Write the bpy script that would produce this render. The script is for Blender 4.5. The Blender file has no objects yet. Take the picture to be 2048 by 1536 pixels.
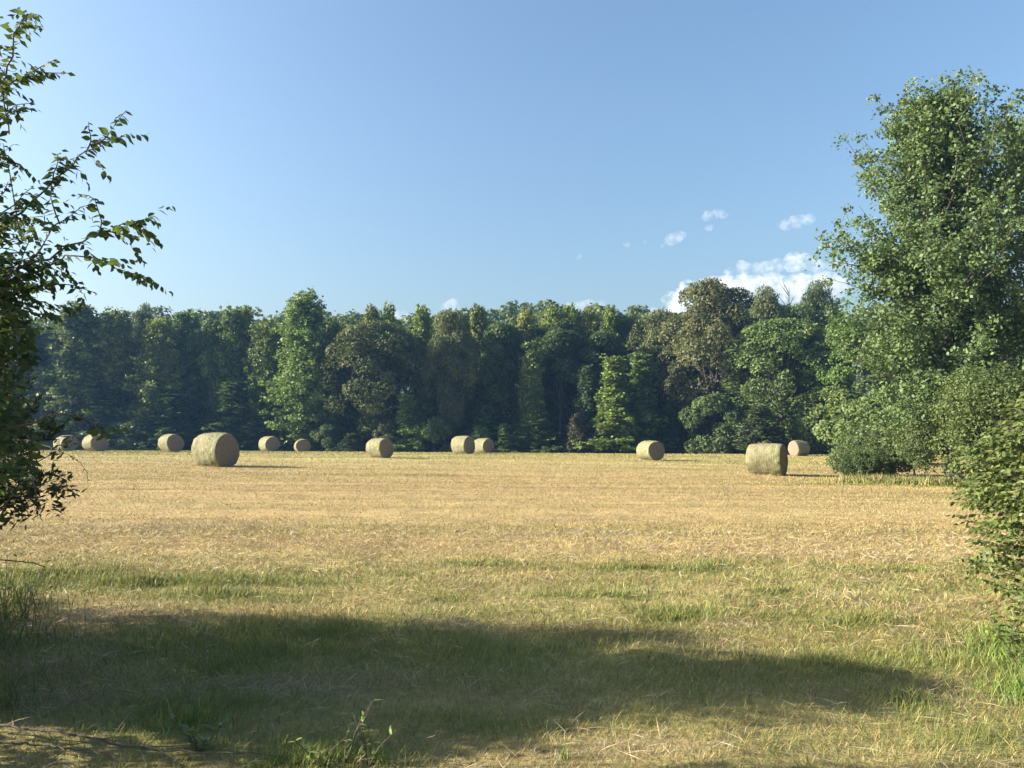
import bpy, math, random
import numpy as np
from mathutils import Vector, Matrix

# ------------------------------------------------------------------ camera, sky, sun, exposure
sc = bpy.context.scene
col = sc.collection
EYE = 1.65
FPX = 1500.0                      # focal length in pixels of a 2048 px wide frame
PITCH = math.atan(117 / FPX)
SUN_EL = math.radians(22.0)
SUN_AHEAD = math.radians(0.0)    # the sun stands to the left
HAZE_DENSITY = 0.0003

cam = bpy.data.cameras.new('camera')
cam.sensor_width = 36.0
cam.lens = 36.0 * FPX / 2048.0
cam.clip_start = 0.05
cam.clip_end = 30000.0
cam_ob = bpy.data.objects.new('camera', cam)
cam_ob.location = (0, 0, EYE)
cam_ob.rotation_euler = (math.pi / 2 + PITCH, 0, 0)
col.objects.link(cam_ob)
sc.camera = cam_ob

world = bpy.data.worlds.new('World')
sc.world = world
world.use_nodes = True
wn = world.node_tree
wn.nodes.clear()
w_out = wn.nodes.new('ShaderNodeOutputWorld')
w_bg = wn.nodes.new('ShaderNodeBackground')
w_sky = wn.nodes.new('ShaderNodeTexSky')
w_sky.sky_type = 'NISHITA'
w_sky.sun_disc = False
w_sky.sun_elevation = SUN_EL
w_sky.sun_rotation = -(math.pi / 2 - SUN_AHEAD)
w_sky.altitude = 100.0
w_sky.air_density = 1.5
w_sky.dust_density = 4.0
w_sky.ozone_density = 4.6
w_bg.inputs['Strength'].default_value = 0.073
wn.links.new(w_sky.outputs[0], w_bg.inputs[0])
wn.links.new(w_bg.outputs[0], w_out.inputs[0])

sun = bpy.data.lights.new('sun', 'SUN')
sun.energy = 5.0
sun.angle = math.radians(0.53)
sun.color = (1.0, 0.90, 0.75)
sun_ob = bpy.data.objects.new('sun', sun)
S = Vector((-math.cos(SUN_AHEAD) * math.cos(SUN_EL), math.sin(SUN_AHEAD) * math.cos(SUN_EL), math.sin(SUN_EL)))
sun_ob.rotation_euler = S.to_track_quat('Z', 'Y').to_euler()
sun_ob.location = (-30, 10, 40)
col.objects.link(sun_ob)

vs = sc.view_settings
vs.view_transform = 'Standard'
vs.look = 'None'
vs.gamma = 1.0
vs.use_curve_mapping = False
vs.exposure = 1.87

sc.cycles.use_denoising = True
sc.cycles.max_bounces = 6
sc.cycles.diffuse_bounces = 3
sc.cycles.glossy_bounces = 2
sc.cycles.transmission_bounces = 4
sc.cycles.volume_bounces = 2
sc.cycles.sample_clamp_indirect = 4.0

RNG = np.random.default_rng(7)
random.seed(7)

# ------------------------------------------------------------------ small helpers
def sstep(a, b, x):
    t = np.clip((x - a) / (b - a), 0, 1)
    return t * t * (3 - 2 * t)

def _hash(ix, iy, seed):
    h = (ix.astype(np.int64) * 374761393 + iy.astype(np.int64) * 668265263 + seed * 982451653) & 0xFFFFFFFF
    h = ((h ^ (h >> 13)) * 1274126177) & 0xFFFFFFFF
    return ((h ^ (h >> 16)) & 0xFFFF) / 65535.0

def vnoise(x, y, seed=0):
    x = np.asarray(x, float); y = np.asarray(y, float)
    ix = np.floor(x); iy = np.floor(y)
    fx = x - ix; fy = y - iy
    fx = fx * fx * (3 - 2 * fx); fy = fy * fy * (3 - 2 * fy)
    a = _hash(ix, iy, seed); b = _hash(ix + 1, iy, seed)
    c = _hash(ix, iy + 1, seed); d = _hash(ix + 1, iy + 1, seed)
    return (a * (1 - fx) + b * fx) * (1 - fy) + (c * (1 - fx) + d * fx) * fy

def fnoise(x, y, seed=0, octs=3):
    s = 0; a = 0.5; n = 0
    for o in range(octs):
        s = s + a * vnoise(np.asarray(x) * 2 ** o, np.asarray(y) * 2 ** o, seed + o); n += a; a *= 0.5
    return s / n

def terrain(x, y):
    x = np.asarray(x, float); y = np.asarray(y, float)
    xs = 45 * np.tanh(x / 45)
    h = 0.62 * sstep(10, 70, y)
    h = h - 0.014 * xs * sstep(10, 35, y) * (1 - 0.5 * sstep(45, 70, y))
    h = h - 0.75 * sstep(74, 96, y)
    h = h + 13.5 * sstep(98, 190, y)
    near = 1 - sstep(18, 40, np.hypot(x, y))
    h = h + near * (0.07 * (fnoise(x * 0.9, y * 0.9, 3) - 0.5) + 0.05 * (vnoise(x * 2.7, y * 2.7, 9) - 0.5))
    h = h + 0.05 * (vnoise(x * 0.2, y * 0.35, 21) - 0.5) * sstep(12, 30, y)
    return h

cp, sp = math.cos(PITCH), math.sin(PITCH)
def ray(px, py):
    u = (px - 1024) / FPX; v = -(py - 768) / FPX
    return np.array([u, cp - v * sp, sp + v * cp])

def at(px, py, Y):
    d = ray(px, py)
    return np.array([0, 0, EYE]) + d * (Y / d[1])

_T = 1.2 * 1.0012 ** np.arange(4200)
def ground_at(px, py):
    d = ray(px, py)
    P = np.array([0, 0, EYE]) + _T[:, None] * d
    k = int(np.argmax(P[:, 2] <= terrain(P[:, 0], P[:, 1])))
    return P[k] if k else P[-1]

def project(p):
    x, y, z = p[0], p[1], p[2] - EYE
    dep = y * cp + z * sp
    vv = -y * sp + z * cp
    return 1024 + FPX * x / dep, 768 - FPX * vv / dep

def tag(o, label=None, cat=None, group=None, kind=None):
    if label: o['label'] = label
    if cat: o['category'] = cat
    if group: o['group'] = group
    if kind: o['kind'] = kind
    return o

def link(name, me, parent=None, color=None):
    o = bpy.data.objects.new(name, me)
    col.objects.link(o)
    if parent: o.parent = parent
    if color: o.color = (*color, 1.0)
    return o

def empty(name, loc, rz=0.0):
    o = bpy.data.objects.new(name, None)
    o.empty_display_size = 0.3
    o.location = [float(v) for v in loc]; o.rotation_euler = (0, 0, rz)
    col.objects.link(o)
    return o

def mesh_np(name, V, F, mat=None, rnd=None, colr=None, smooth=False):
    """V (N,3), F (M,k) -> mesh; rnd: one float per face; colr: one rgb per face."""
    V = np.asarray(V, np.float32); F = np.asarray(F, np.int32)
    me = bpy.data.meshes.new(name)
    m, k = F.shape
    me.vertices.add(len(V)); me.vertices.foreach_set('co', V.ravel())
    me.loops.add(m * k); me.loops.foreach_set('vertex_index', F.ravel())
    me.polygons.add(m)
    me.polygons.foreach_set('loop_start', np.arange(0, m * k, k, dtype=np.int32))
    if smooth: me.polygons.foreach_set('use_smooth', np.ones(m, bool))
    if rnd is not None:
        a = me.attributes.new('rnd', 'FLOAT', 'FACE'); a.data.foreach_set('value', np.asarray(rnd, np.float32))
    if colr is not None:
        a = me.attributes.new('tone', 'FLOAT_COLOR', 'FACE')
        c4 = np.ones((m, 4), np.float32); c4[:, :3] = colr
        a.data.foreach_set('color', c4.ravel())
    me.update(calc_edges=True); me.validate()
    if mat: me.materials.append(mat)
    return me

def unit(a):
    a = np.asarray(a, float)
    return a / np.maximum(np.linalg.norm(a, axis=-1, keepdims=True), 1e-9)

def leaf_quads(C, N, L, W, rs, axis=None, fold=0.12):
    """rhombic leaves: centres C, normals N, lengths L, widths W -> verts, quad faces"""
    n = len(C)
    N = unit(N)
    A = axis if axis is not None else rs.normal(size=(n, 3))
    A = unit(A - (A * N).sum(1, keepdims=True) * N)
    B = np.cross(N, A)
    L = np.broadcast_to(L, (n,))[:, None]; W = np.broadcast_to(W, (n,))[:, None]
    V = np.empty((n, 4, 3))
    V[:, 0] = C - A * L * .5
    V[:, 1] = C + B * W * .5 + N * L * fold - A * L * .08
    V[:, 2] = C + A * L * .5
    V[:, 3] = C - B * W * .5 + N * L * fold - A * L * .08
    F = np.arange(n * 4).reshape(n, 4)
    return V.reshape(-1, 3), F

class Tubes:
    def __init__(self): self.V = []; self.F = []; self.n = 0
    def add(self, pts, radii, k=6):
        pts = np.asarray(pts, float); radii = np.asarray(radii, float)
        d = unit(np.gradient(pts, axis=0))
        ref = np.array([0.31, 0.17, 0.93]) if abs(d[0][2]) < 0.8 else np.array([0.9, 0.3, 0.1])
        u = unit(np.cross(d, ref)); v = np.cross(d, u)
        a = np.linspace(0, 2 * np.pi, k, endpoint=False)
        ring = pts[:, None] + radii[:, None, None] * (np.cos(a)[None, :, None] * u[:, None] + np.sin(a)[None, :, None] * v[:, None])
        m = len(pts)
        self.V.append(ring.reshape(-1, 3))
        i = np.arange(m - 1)[:, None] * k; j = np.arange(k)[None]
        f = np.stack([i + j, i + (j + 1) % k, i + k + (j + 1) % k, i + k + j], -1).reshape(-1, 4)
        self.F.append(f + self.n); self.n += m * k
    def mesh(self, name, mat):
        return mesh_np(name, np.concatenate(self.V), np.concatenate(self.F), mat, smooth=True)

# ------------------------------------------------------------------ materials
def new_mat(name):
    m = bpy.data.materials.new(name); m.use_nodes = True
    nt = m.node_tree; nt.nodes.clear()
    out = nt.nodes.new('ShaderNodeOutputMaterial')
    return m, nt, out

def N_(nt, t, **kw):
    n = nt.nodes.new(t)
    for k, v in kw.items(): setattr(n, k, v)
    return n

def math_(nt, op, a, b=None, c=None):
    n = N_(nt, 'ShaderNodeMath', operation=op)
    for i, v in enumerate((a, b, c)):
        if v is None: continue
        if isinstance(v, (int, float)): n.inputs[i].default_value = v
        else: nt.links.new(v, n.inputs[i])
    return n.outputs[0]

def mixc(nt, fac, a, b, mode='MIX'):
    n = N_(nt, 'ShaderNodeMix', data_type='RGBA', blend_type=mode)
    for i, v in ((0, fac), (6, a), (7, b)):
        if isinstance(v, (int, float)): n.inputs[i].default_value = v
        elif isinstance(v, tuple): n.inputs[i].default_value = (*v, 1.0)
        else: nt.links.new(v, n.inputs[i])
    return n.outputs[2]

def noise_(nt, vec, scale, detail=3.0, rough=0.55):
    n = N_(nt, 'ShaderNodeTexNoise')
    n.inputs['Scale'].default_value = scale; n.inputs['Detail'].default_value = detail; n.inputs['Roughness'].default_value = rough
    if vec is not None: nt.links.new(vec, n.inputs['Vector'])
    return n.outputs[0]

def leaf_material(name, trans=0.3, rough=0.5, spec=0.35, spread=0.5):
    """colour comes from the object's own colour, with leaf-to-leaf variation"""
    m, nt, out = new_mat(name)
    oi = N_(nt, 'ShaderNodeObjectInfo')
    at_ = N_(nt, 'ShaderNodeAttribute', attribute_name='rnd')
    r = at_.outputs['Fac']
    v = math_(nt, 'MULTIPLY_ADD', r, spread * 2, 1 - spread)
    dark = mixc(nt, 1.0, oi.outputs['Color'], v, 'MULTIPLY')
    yel = mixc(nt, math_(nt, 'MULTIPLY', math_(nt, 'POWER', r, 3.0), 0.32), dark, (0.20, 0.20, 0.05))
    p = N_(nt, 'ShaderNodeBsdfPrincipled')
    nt.links.new(yel, p.inputs['Base Color'])
    p.inputs['Roughness'].default_value = rough
    p.inputs['Specular IOR Level'].default_value = spec
    t = N_(nt, 'ShaderNodeBsdfTranslucent')
    nt.links.new(mixc(nt, 0.5, yel, (0.16, 0.22, 0.02)), t.inputs['Color'])
    mx = N_(nt, 'ShaderNodeMixShader'); mx.inputs[0].default_value = trans
    nt.links.new(p.outputs[0], mx.inputs[1]); nt.links.new(t.outputs[0], mx.inputs[2])
    nt.links.new(mx.outputs[0], out.inputs[0])
    return m

def tone_material(name, rough=0.6, trans=0.2, spec=0.25):
    m, nt, out = new_mat(name)
    a = N_(nt, 'ShaderNodeAttribute', attribute_name='tone')
    p = N_(nt, 'ShaderNodeBsdfPrincipled')
    nt.links.new(a.outputs['Color'], p.inputs['Base Color'])
    p.inputs['Roughness'].default_value = rough; p.inputs['Specular IOR Level'].default_value = spec
    t = N_(nt, 'ShaderNodeBsdfTranslucent'); nt.links.new(a.outputs['Color'], t.inputs['Color'])
    mx = N_(nt, 'ShaderNodeMixShader'); mx.inputs[0].default_value = trans
    nt.links.new(p.outputs[0], mx.inputs[1]); nt.links.new(t.outputs[0], mx.inputs[2])
    nt.links.new(mx.outputs[0], out.inputs[0])
    return m

def bark_material(name, c1, c2, scale=9.0):
    m, nt, out = new_mat(name)
    tc = N_(nt, 'ShaderNodeTexCoord')
    mp = N_(nt, 'ShaderNodeMapping'); mp.inputs['Scale'].default_value = (1, 1, 0.25)
    nt.links.new(tc.outputs['Object'], mp.inputs[0])
    f = noise_(nt, mp.outputs[0], scale, 5.0, 0.65)
    p = N_(nt, 'ShaderNodeBsdfPrincipled'); p.inputs['Roughness'].default_value = 0.9
    nt.links.new(mixc(nt, f, c1, c2), p.inputs['Base Color'])
    b = N_(nt, 'ShaderNodeBump'); b.inputs['Strength'].default_value = 0.6; b.inputs['Distance'].default_value = 0.02
    nt.links.new(f, b.inputs['Height']); nt.links.new(b.outputs[0], p.inputs['Normal'])
    nt.links.new(p.outputs[0], out.inputs[0])
    return m

M_LEAF = leaf_material('tree_leaf', 0.28, 0.55, 0.16)
M_LEAF_GLOSSY = leaf_material('glossy_leaf', 0.28, 0.5, 0.22, 0.45)
M_NEEDLE = leaf_material('cedar_needle', 0.12, 0.6, 0.2)
M_BLADE = tone_material('grass_blade')
M_BARK = bark_material('bark', (0.035, 0.03, 0.025), (0.10, 0.088, 0.072))
M_TWIG = bark_material('twig_bark', (0.05, 0.035, 0.028), (0.13, 0.10, 0.08), 30.0)

# ------------------------------------------------------------------ the field: colours of the mown ground
def gp(px, py): return ground_at(px, py)[:2]
GREEN = [  # px, py, half-width m, half-depth m, weight: patches of living grass
    (280, 1165, 2.1, .38, 1.0), (90, 1150, 1.2, .4, .9), (450, 1195, .8, .25, .8), (960, 1130, .75, .28, .8), (820, 1150, .5, .2, .5), (620, 1145, .6, .2, .4),
    (1290, 1135, 1.1, .3, .8), (1440, 1130, .6, .25, .6), (1220, 1190, .7, .22, .85), (1340, 1235, .42, .3, 1.1), (1560, 1185, .4, .2, .7),
    (1800, 1140, 1.2, .28, .75), (885, 1202, .35, .16, .9), (1700, 1240, .5, .3, .6), (1800, 1330, .35, .25, .7), (1640, 1330, .4, .2, .5), (1780, 1400, .25, .3, .8),
    (480, 1300, .8, .7, .8), (620, 1262, .9, .4, .7), (350, 1440, .6, .35, .95), (450, 1420, .5, .3, .8), (960, 1300, .5, .4, .5), (1000, 1450, .5, .25, .7),
    (640, 1500, .45, .2, 1.0), (420, 1380, .4, .5, .6), (2020, 1330, .55, .8, 1.2), (1290, 1440, .35, .2, .4), (1950, 1480, .4, .2, .5), (1200, 1290, .5, .25, .5),
    (1690, 945, 6, 2, .35), (1800, 970, 5, .8, .8), (760, 950, 6, 1.5, .3), (1500, 925, 8, 3, .3)]
THATCH = [  # grey-brown cut hay left lying
    (560, 1372, .9, .2, 1.0), (890, 1252, .5, .2, 1.0), (150, 1240, .55, .45, 1.0), (80, 1330, .5, .35, .7), (330, 1052, 3.0, .45, .8), (1500, 1255, .45, .16, .8), (1280, 1500, .55, .16, .9),
    (1890, 1290, .35, .5, .9), (1650, 1190, .4, .2, .7), (1920, 1400, .4, .25, .6), (1400, 1285, .5, .1, .6), (1150, 1068, 1.6, .3, .7), (1180, 1040, 2.0, .25, .6), (120, 1400, .5, .25, .6), (780, 1350, .4, .15, .5)]
SOIL = [(1775, 1482, .09, .05, 1), (1582, 1185, .14, .06, 1), (1960, 1207, .2, .05, .9), (1870, 1310, .16, .14, .7), (1750, 1150, .18, .06, .7), (230, 1235, .2, .15, .6), (640, 1142, .45, .06, .6), (1040, 1133, .3, .05, .8)]
GREEN = [(*gp(a, b), c, d, e) for a, b, c, d, e in GREEN]
THATCH = [(*gp(a, b), c, d, e) for a, b, c, d, e in THATCH]
SOIL = [(*gp(a, b), c, d, e) for a, b, c, d, e in SOIL]

def blobs(x, y, B, seed):
    jx = (fnoise(x * 1.3, y * 1.3, seed) - .5) ; jy = (fnoise(x * 1.3 + 50, y * 1.3, seed) - .5)
    g = np.zeros_like(x)
    for bx, by, rx, ry, w in B:
        q = ((x + jx * rx * 1.2 - bx) / rx) ** 2 + ((y + jy * ry * 1.2 - by) / ry) ** 2
        g = np.maximum(g, w * np.exp(-q * 1.1))
    return g

def field_masks(x, y):
    x = np.asarray(x, float); y = np.asarray(y, float)
    d = np.hypot(x, y)
    near = 1 - sstep(8.5, 12.5, y)
    g = blobs(x, y, GREEN, 31)
    base = 0.33 * near + 0.12 * sstep(40, 75, y) + 0.07
    n = fnoise(x * 0.8, y * 1.5, 41, 4); n2 = fnoise(x * 0.07, y * 0.5, 43, 3)
    green = np.clip(base * (0.3 + 1.5 * n) + (n2 - .5) * 0.4 + g * (.35 + .9 * fnoise(x * 2.3, y * 4.0, 47, 3)), 0, 1)
    th = np.clip(blobs(x, y, THATCH, 57) + 0.5 * sstep(.62, .8, fnoise(x * .5, y * 2.0, 61, 4)) * (0.4 + .4 * near), 0, 1)
    so = blobs(x, y, SOIL, 71) + 0.35 * sstep(.70, .82, fnoise(x * 2.2, y * 3.4, 73, 3)) * near
    return green * (1 - .6 * th), th, np.clip(so, 0, 1)

def mixn(a, b, t): return a * (1 - t[:, None]) + np.asarray(b) * t[:, None]

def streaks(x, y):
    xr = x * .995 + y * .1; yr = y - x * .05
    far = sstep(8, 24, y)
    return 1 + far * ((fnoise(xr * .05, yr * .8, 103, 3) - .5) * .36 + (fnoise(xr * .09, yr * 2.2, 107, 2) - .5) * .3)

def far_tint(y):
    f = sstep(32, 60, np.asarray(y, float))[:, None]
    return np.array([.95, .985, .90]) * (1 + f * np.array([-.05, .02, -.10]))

def ground_color(x, y):
    g, t, s = field_masks(x, y)
    n = fnoise(x * 0.35, y * 0.9, 81, 4)
    c = mixn(np.tile([0.35, 0.25, 0.125], (len(x), 1)), [0.375, 0.295, 0.14], np.clip((n - .3) * 2.2, 0, 1))
    red = sstep(12, 18, y) * (1 - sstep(30, 48, y))
    c = mixn(c, [0.375, 0.255, 0.135], red * .5)
    c = mixn(c, [0.12, 0.15, 0.042], np.clip(g, 0, 1) * .85)
    c = mixn(c, [0.25, 0.19, 0.12], t * .8)
    c = mixn(c, [0.075, 0.052, 0.033], s * .9)
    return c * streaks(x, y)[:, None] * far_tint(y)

# one sheet from behind the camera to beyond the ridge
def axis_pts(segs):
    out = []
    for a, b, n in segs: out += list(np.linspace(a, b, n, endpoint=False))
    return np.array(out + [segs[-1][1]])
gx = axis_pts([(-1500, -200, 8), (-200, -60, 24), (-60, -16, 40), (-16, -6, 36), (-6, 6, 60), (6, 16, 36), (16, 60, 40), (60, 200, 24), (200, 1500, 8)])
gy = axis_pts([(-1500, -60, 8), (-60, 0, 30), (0, 3, 12), (3, 12, 64), (12, 30, 60), (30, 110, 72), (110, 260, 40), (260, 1500, 8)])
X, Y = np.meshgrid(gx, gy)
Z = terrain(X.ravel(), Y.ravel())
V = np.stack([X.ravel(), Y.ravel(), Z], 1)
nx, ny = len(gx), len(gy)
i = np.arange(ny - 1)[:, None] * nx + np.arange(nx - 1)[None]
F = np.stack([i, i + 1, i + nx + 1, i + nx], -1).reshape(-1, 4)
m, nt, out = new_mat('mown_field')
a_ = N_(nt, 'ShaderNodeAttribute', attribute_name='tone')
geo = N_(nt, 'ShaderNodeNewGeometry')
mp = N_(nt, 'ShaderNodeMapping'); mp.inputs['Scale'].default_value = (1.0, 1.0, 1.0)
nt.links.new(geo.outputs['Position'], mp.inputs[0])
f1 = noise_(nt, mp.outputs[0], 14.0, 6.0, 0.7)
f2 = noise_(nt, mp.outputs[0], 1.1, 5.0, 0.6)
mp2 = N_(nt, 'ShaderNodeMapping'); mp2.inputs['Scale'].default_value = (0.25, 1.6, 1.0)
nt.links.new(geo.outputs['Position'], mp2.inputs[0])
f3 = noise_(nt, mp2.outputs[0], 1.0, 5.0, 0.62)
vv = math_(nt, 'MULTIPLY_ADD', f1, 1.3, 0.35)
vv = math_(nt, 'MULTIPLY', vv, math_(nt, 'MULTIPLY_ADD', f2, 0.7, 0.65))
vv = math_(nt, 'MULTIPLY', vv, math_(nt, 'MULTIPLY_ADD', f3, 0.9, 0.55))
c_ = mixc(nt, 1.0, a_.outputs['Color'], vv, 'MULTIPLY')
p_ = N_(nt, 'ShaderNodeBsdfPrincipled'); p_.inputs['Roughness'].default_value = 0.95; p_.inputs['Specular IOR Level'].default_value = 0.1
nt.links.new(c_, p_.inputs['Base Color'])
bp = N_(nt, 'ShaderNodeBump'); bp.inputs['Strength'].default_value = 1.0; bp.inputs['Distance'].default_value = 0.06
nt.links.new(f1, bp.inputs['Height']); nt.links.new(bp.outputs[0], p_.inputs['Normal'])
nt.links.new(p_.outputs[0], out.inputs[0])
gme = mesh_np('field', V, F, m, smooth=True)
ga = gme.attributes.new('tone', 'FLOAT_COLOR', 'POINT')
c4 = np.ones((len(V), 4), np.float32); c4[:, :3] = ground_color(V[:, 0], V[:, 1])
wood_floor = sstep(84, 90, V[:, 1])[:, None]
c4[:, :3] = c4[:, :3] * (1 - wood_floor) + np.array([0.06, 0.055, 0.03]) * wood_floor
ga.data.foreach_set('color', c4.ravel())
tag(link('field', gme), 'mown straw-coloured hay field with green patches', None, None, 'structure')

# ------------------------------------------------------------------ tree crowns
def sphere_dirs(rs, n): return unit(rs.normal(size=(n, 3)))

def lobed_crown(rs, H, R, t0, n_lobes, lobe, n_leaves, leaf, squash=1.0, shape='round'):
    """rounded crown made of many leafy lobes; returns leaf mesh data and lobe centres"""
    cz = H * (t0 + 1) / 2; rz = H * (1 - t0) / 2
    D = sphere_dirs(rs, n_lobes * 3); D = D[np.argsort(-(D[:, 2] + rs.normal(size=len(D)) * .9))][:n_lobes]
    rad = rs.uniform(.35, 1.0, n_lobes) ** .5
    C = np.stack([D[:, 0] * R * rad, D[:, 1] * R * rad, cz + D[:, 2] * rz * rad], 1)
    if shape == 'dome':
        C[:, 2] = np.abs(C[:, 2] - H * .18) + H * .12
    wob = 1 + .25 * np.sin(np.arctan2(C[:, 1], C[:, 0]) * 3 + rs.uniform(0, 6))
    C[:, :2] *= wob[:, None]
    LR = lobe * rs.uniform(.6, 1.3, n_lobes)
    C[:, 2] = np.minimum(C[:, 2], H - LR * .6)
    C[:, 2] = np.maximum(C[:, 2], LR * .7)
    w = LR ** 2; w /= w.sum()
    k = rs.choice(n_lobes, n_leaves, p=w)
    d = sphere_dirs(rs, n_leaves)
    outw = unit(C - np.array([0, 0, cz - rz * .3]))[k]
    flip = (d * outw).sum(1) < -.25
    d[flip] *= -1
    # bumpy lobes with twig clusters
    ph = rs.uniform(0, 6.28, (n_lobes, 3))[k]
    bump = 1 + .22 * np.sin(d[:, 0] * 5 + ph[:, 0]) * np.sin(d[:, 1] * 5 + ph[:, 1]) * np.cos(d[:, 2] * 4 + ph[:, 2])
    r = LR[k] * bump * rs.uniform(.55, 1.06, n_leaves) ** .5
    P = C[k] + d * r[:, None] * np.array([1, 1, .85 * squash])
    P[:, 2] = np.maximum(P[:, 2], .05)
    Nn = d * .75 + rs.normal(size=(n_leaves, 3)) * .6 + np.array([0, 0, .25])
    s = leaf * rs.uniform(.7, 1.35, n_leaves)
    Vv, Ff = leaf_quads(P, Nn, s, s * .72, rs)
    tone = rs.random(n_lobes)[k]
    return Vv, Ff, np.clip(.55 * rs.random(n_leaves) + .45 * tone, 0, 1), C

def limb_crown(rs, H, R, t0, nl, prof, up, clump, per, leaf, step, leaders=4, extra=(), tubes=None, droop=0.0, lead_h=.1):
    """limbs rising from a central trunk, carrying clumps of leaves"""
    CC = []; CR = []
    ga_ = 2.399963
    def limb(p0, az, el, L, bend, cs=1.0):
        n = max(3, int(L / step))
        s = np.linspace(0, 1, n + 2)[:, None]
        d = np.array([math.cos(az) * math.cos(el), math.sin(az) * math.cos(el), math.sin(el)])
        P = p0 + d * L * s + np.array([0, 0, 1]) * bend * L * s ** 2 + rs.normal(size=(n + 2, 3)) * L * .025
        if tubes is not None:
            tubes.add(P, np.linspace(max(.012 * L, .012), .006, len(P)), 5)
        for q, ss in zip(P[1:], s[1:, 0]):
            if ss < .22: continue
            side = np.array([-math.sin(az), math.cos(az), 0])
            for _ in range(1 if ss > .85 else 2):
                CC.append(q + side * rs.normal() * min(L, 3.0) * .16 * (1.15 - ss) + rs.normal(size=3) * clump * .5 * cs)
                CR.append(cs * clump * (1.1 - .45 * ss) * rs.uniform(.7, 1.25))
    for q in range(nl):
        t = t0 + (1 - t0) * ((q + rs.random()) / nl)
        L = R * prof(t) * rs.uniform(.66, 1.08)
        if L < .15: L = .15
        limb(np.array([0, 0, H * t * .94]), q * ga_ + rs.normal() * .4, up(t) + rs.normal() * .12, L, .12 + .2 * t - droop)
    for q in range(leaders):
        a = rs.uniform(0, 6.28); rr = R * .28 * math.sqrt(rs.random())
        L = H * rs.uniform(lead_h * .5, lead_h)
        limb(np.array([math.cos(a) * rr, math.sin(a) * rr, H * (.90 - .35 * rr / R) - L * .3]), a, 1.42, L * 1.35, .05, .68)
    for (p0, az, el, L, bend) in extra: limb(np.array(p0), az, el, L, bend)
    CC = np.array(CC); CR = np.array(CR)
    n = len(CC) * per
    k = np.repeat(np.arange(len(CC)), per)
    P = CC[k] + rs.normal(size=(n, 3)) * CR[k][:, None] * np.array([.62, .62, .55])
    P[:, 2] = np.maximum(P[:, 2], .05)
    outw = unit(P * np.array([1, 1, 0]) + 1e-6)
    Nn = rs.normal(size=(n, 3)) * .75 + outw * .45 + np.array([0, 0, .55])
    s = leaf * rs.uniform(.65, 1.35, n)
    Vv, Ff = leaf_quads(P, Nn, s, s * .74, rs)
    return Vv, Ff, np.clip(rs.normal(.5, .2, n) + (rs.random(len(CC))[k] - .5) * .45, 0, 1)

def trunk_mesh(rs, H, r, mat, C=None, t_top=.9, lean=.02):
    tb = Tubes()
    n = 10
    z = np.linspace(0, H * t_top, n)
    P = np.stack([np.cumsum(rs.normal(size=n)) * lean * H * .1, np.cumsum(rs.normal(size=n)) * lean * H * .1, z], 1)
    P[0] = (0, 0, -.2)
    tb.add(P, np.linspace(1.25, .12, n) ** 1.0 * r, 8)
    if C is not None:
        for q in range(0, len(C), 2):
            c = C[q]; j = max(1, min(n - 2, int(c[2] / H * n * .7)))
            p0 = P[j]; mid = (p0 + c) / 2 + np.array([0, 0, -.06 * H])
            tb.add([p0, mid, c], [r * .35, r * .22, r * .06], 5)
    return tb.mesh('trunk', mat)

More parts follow.
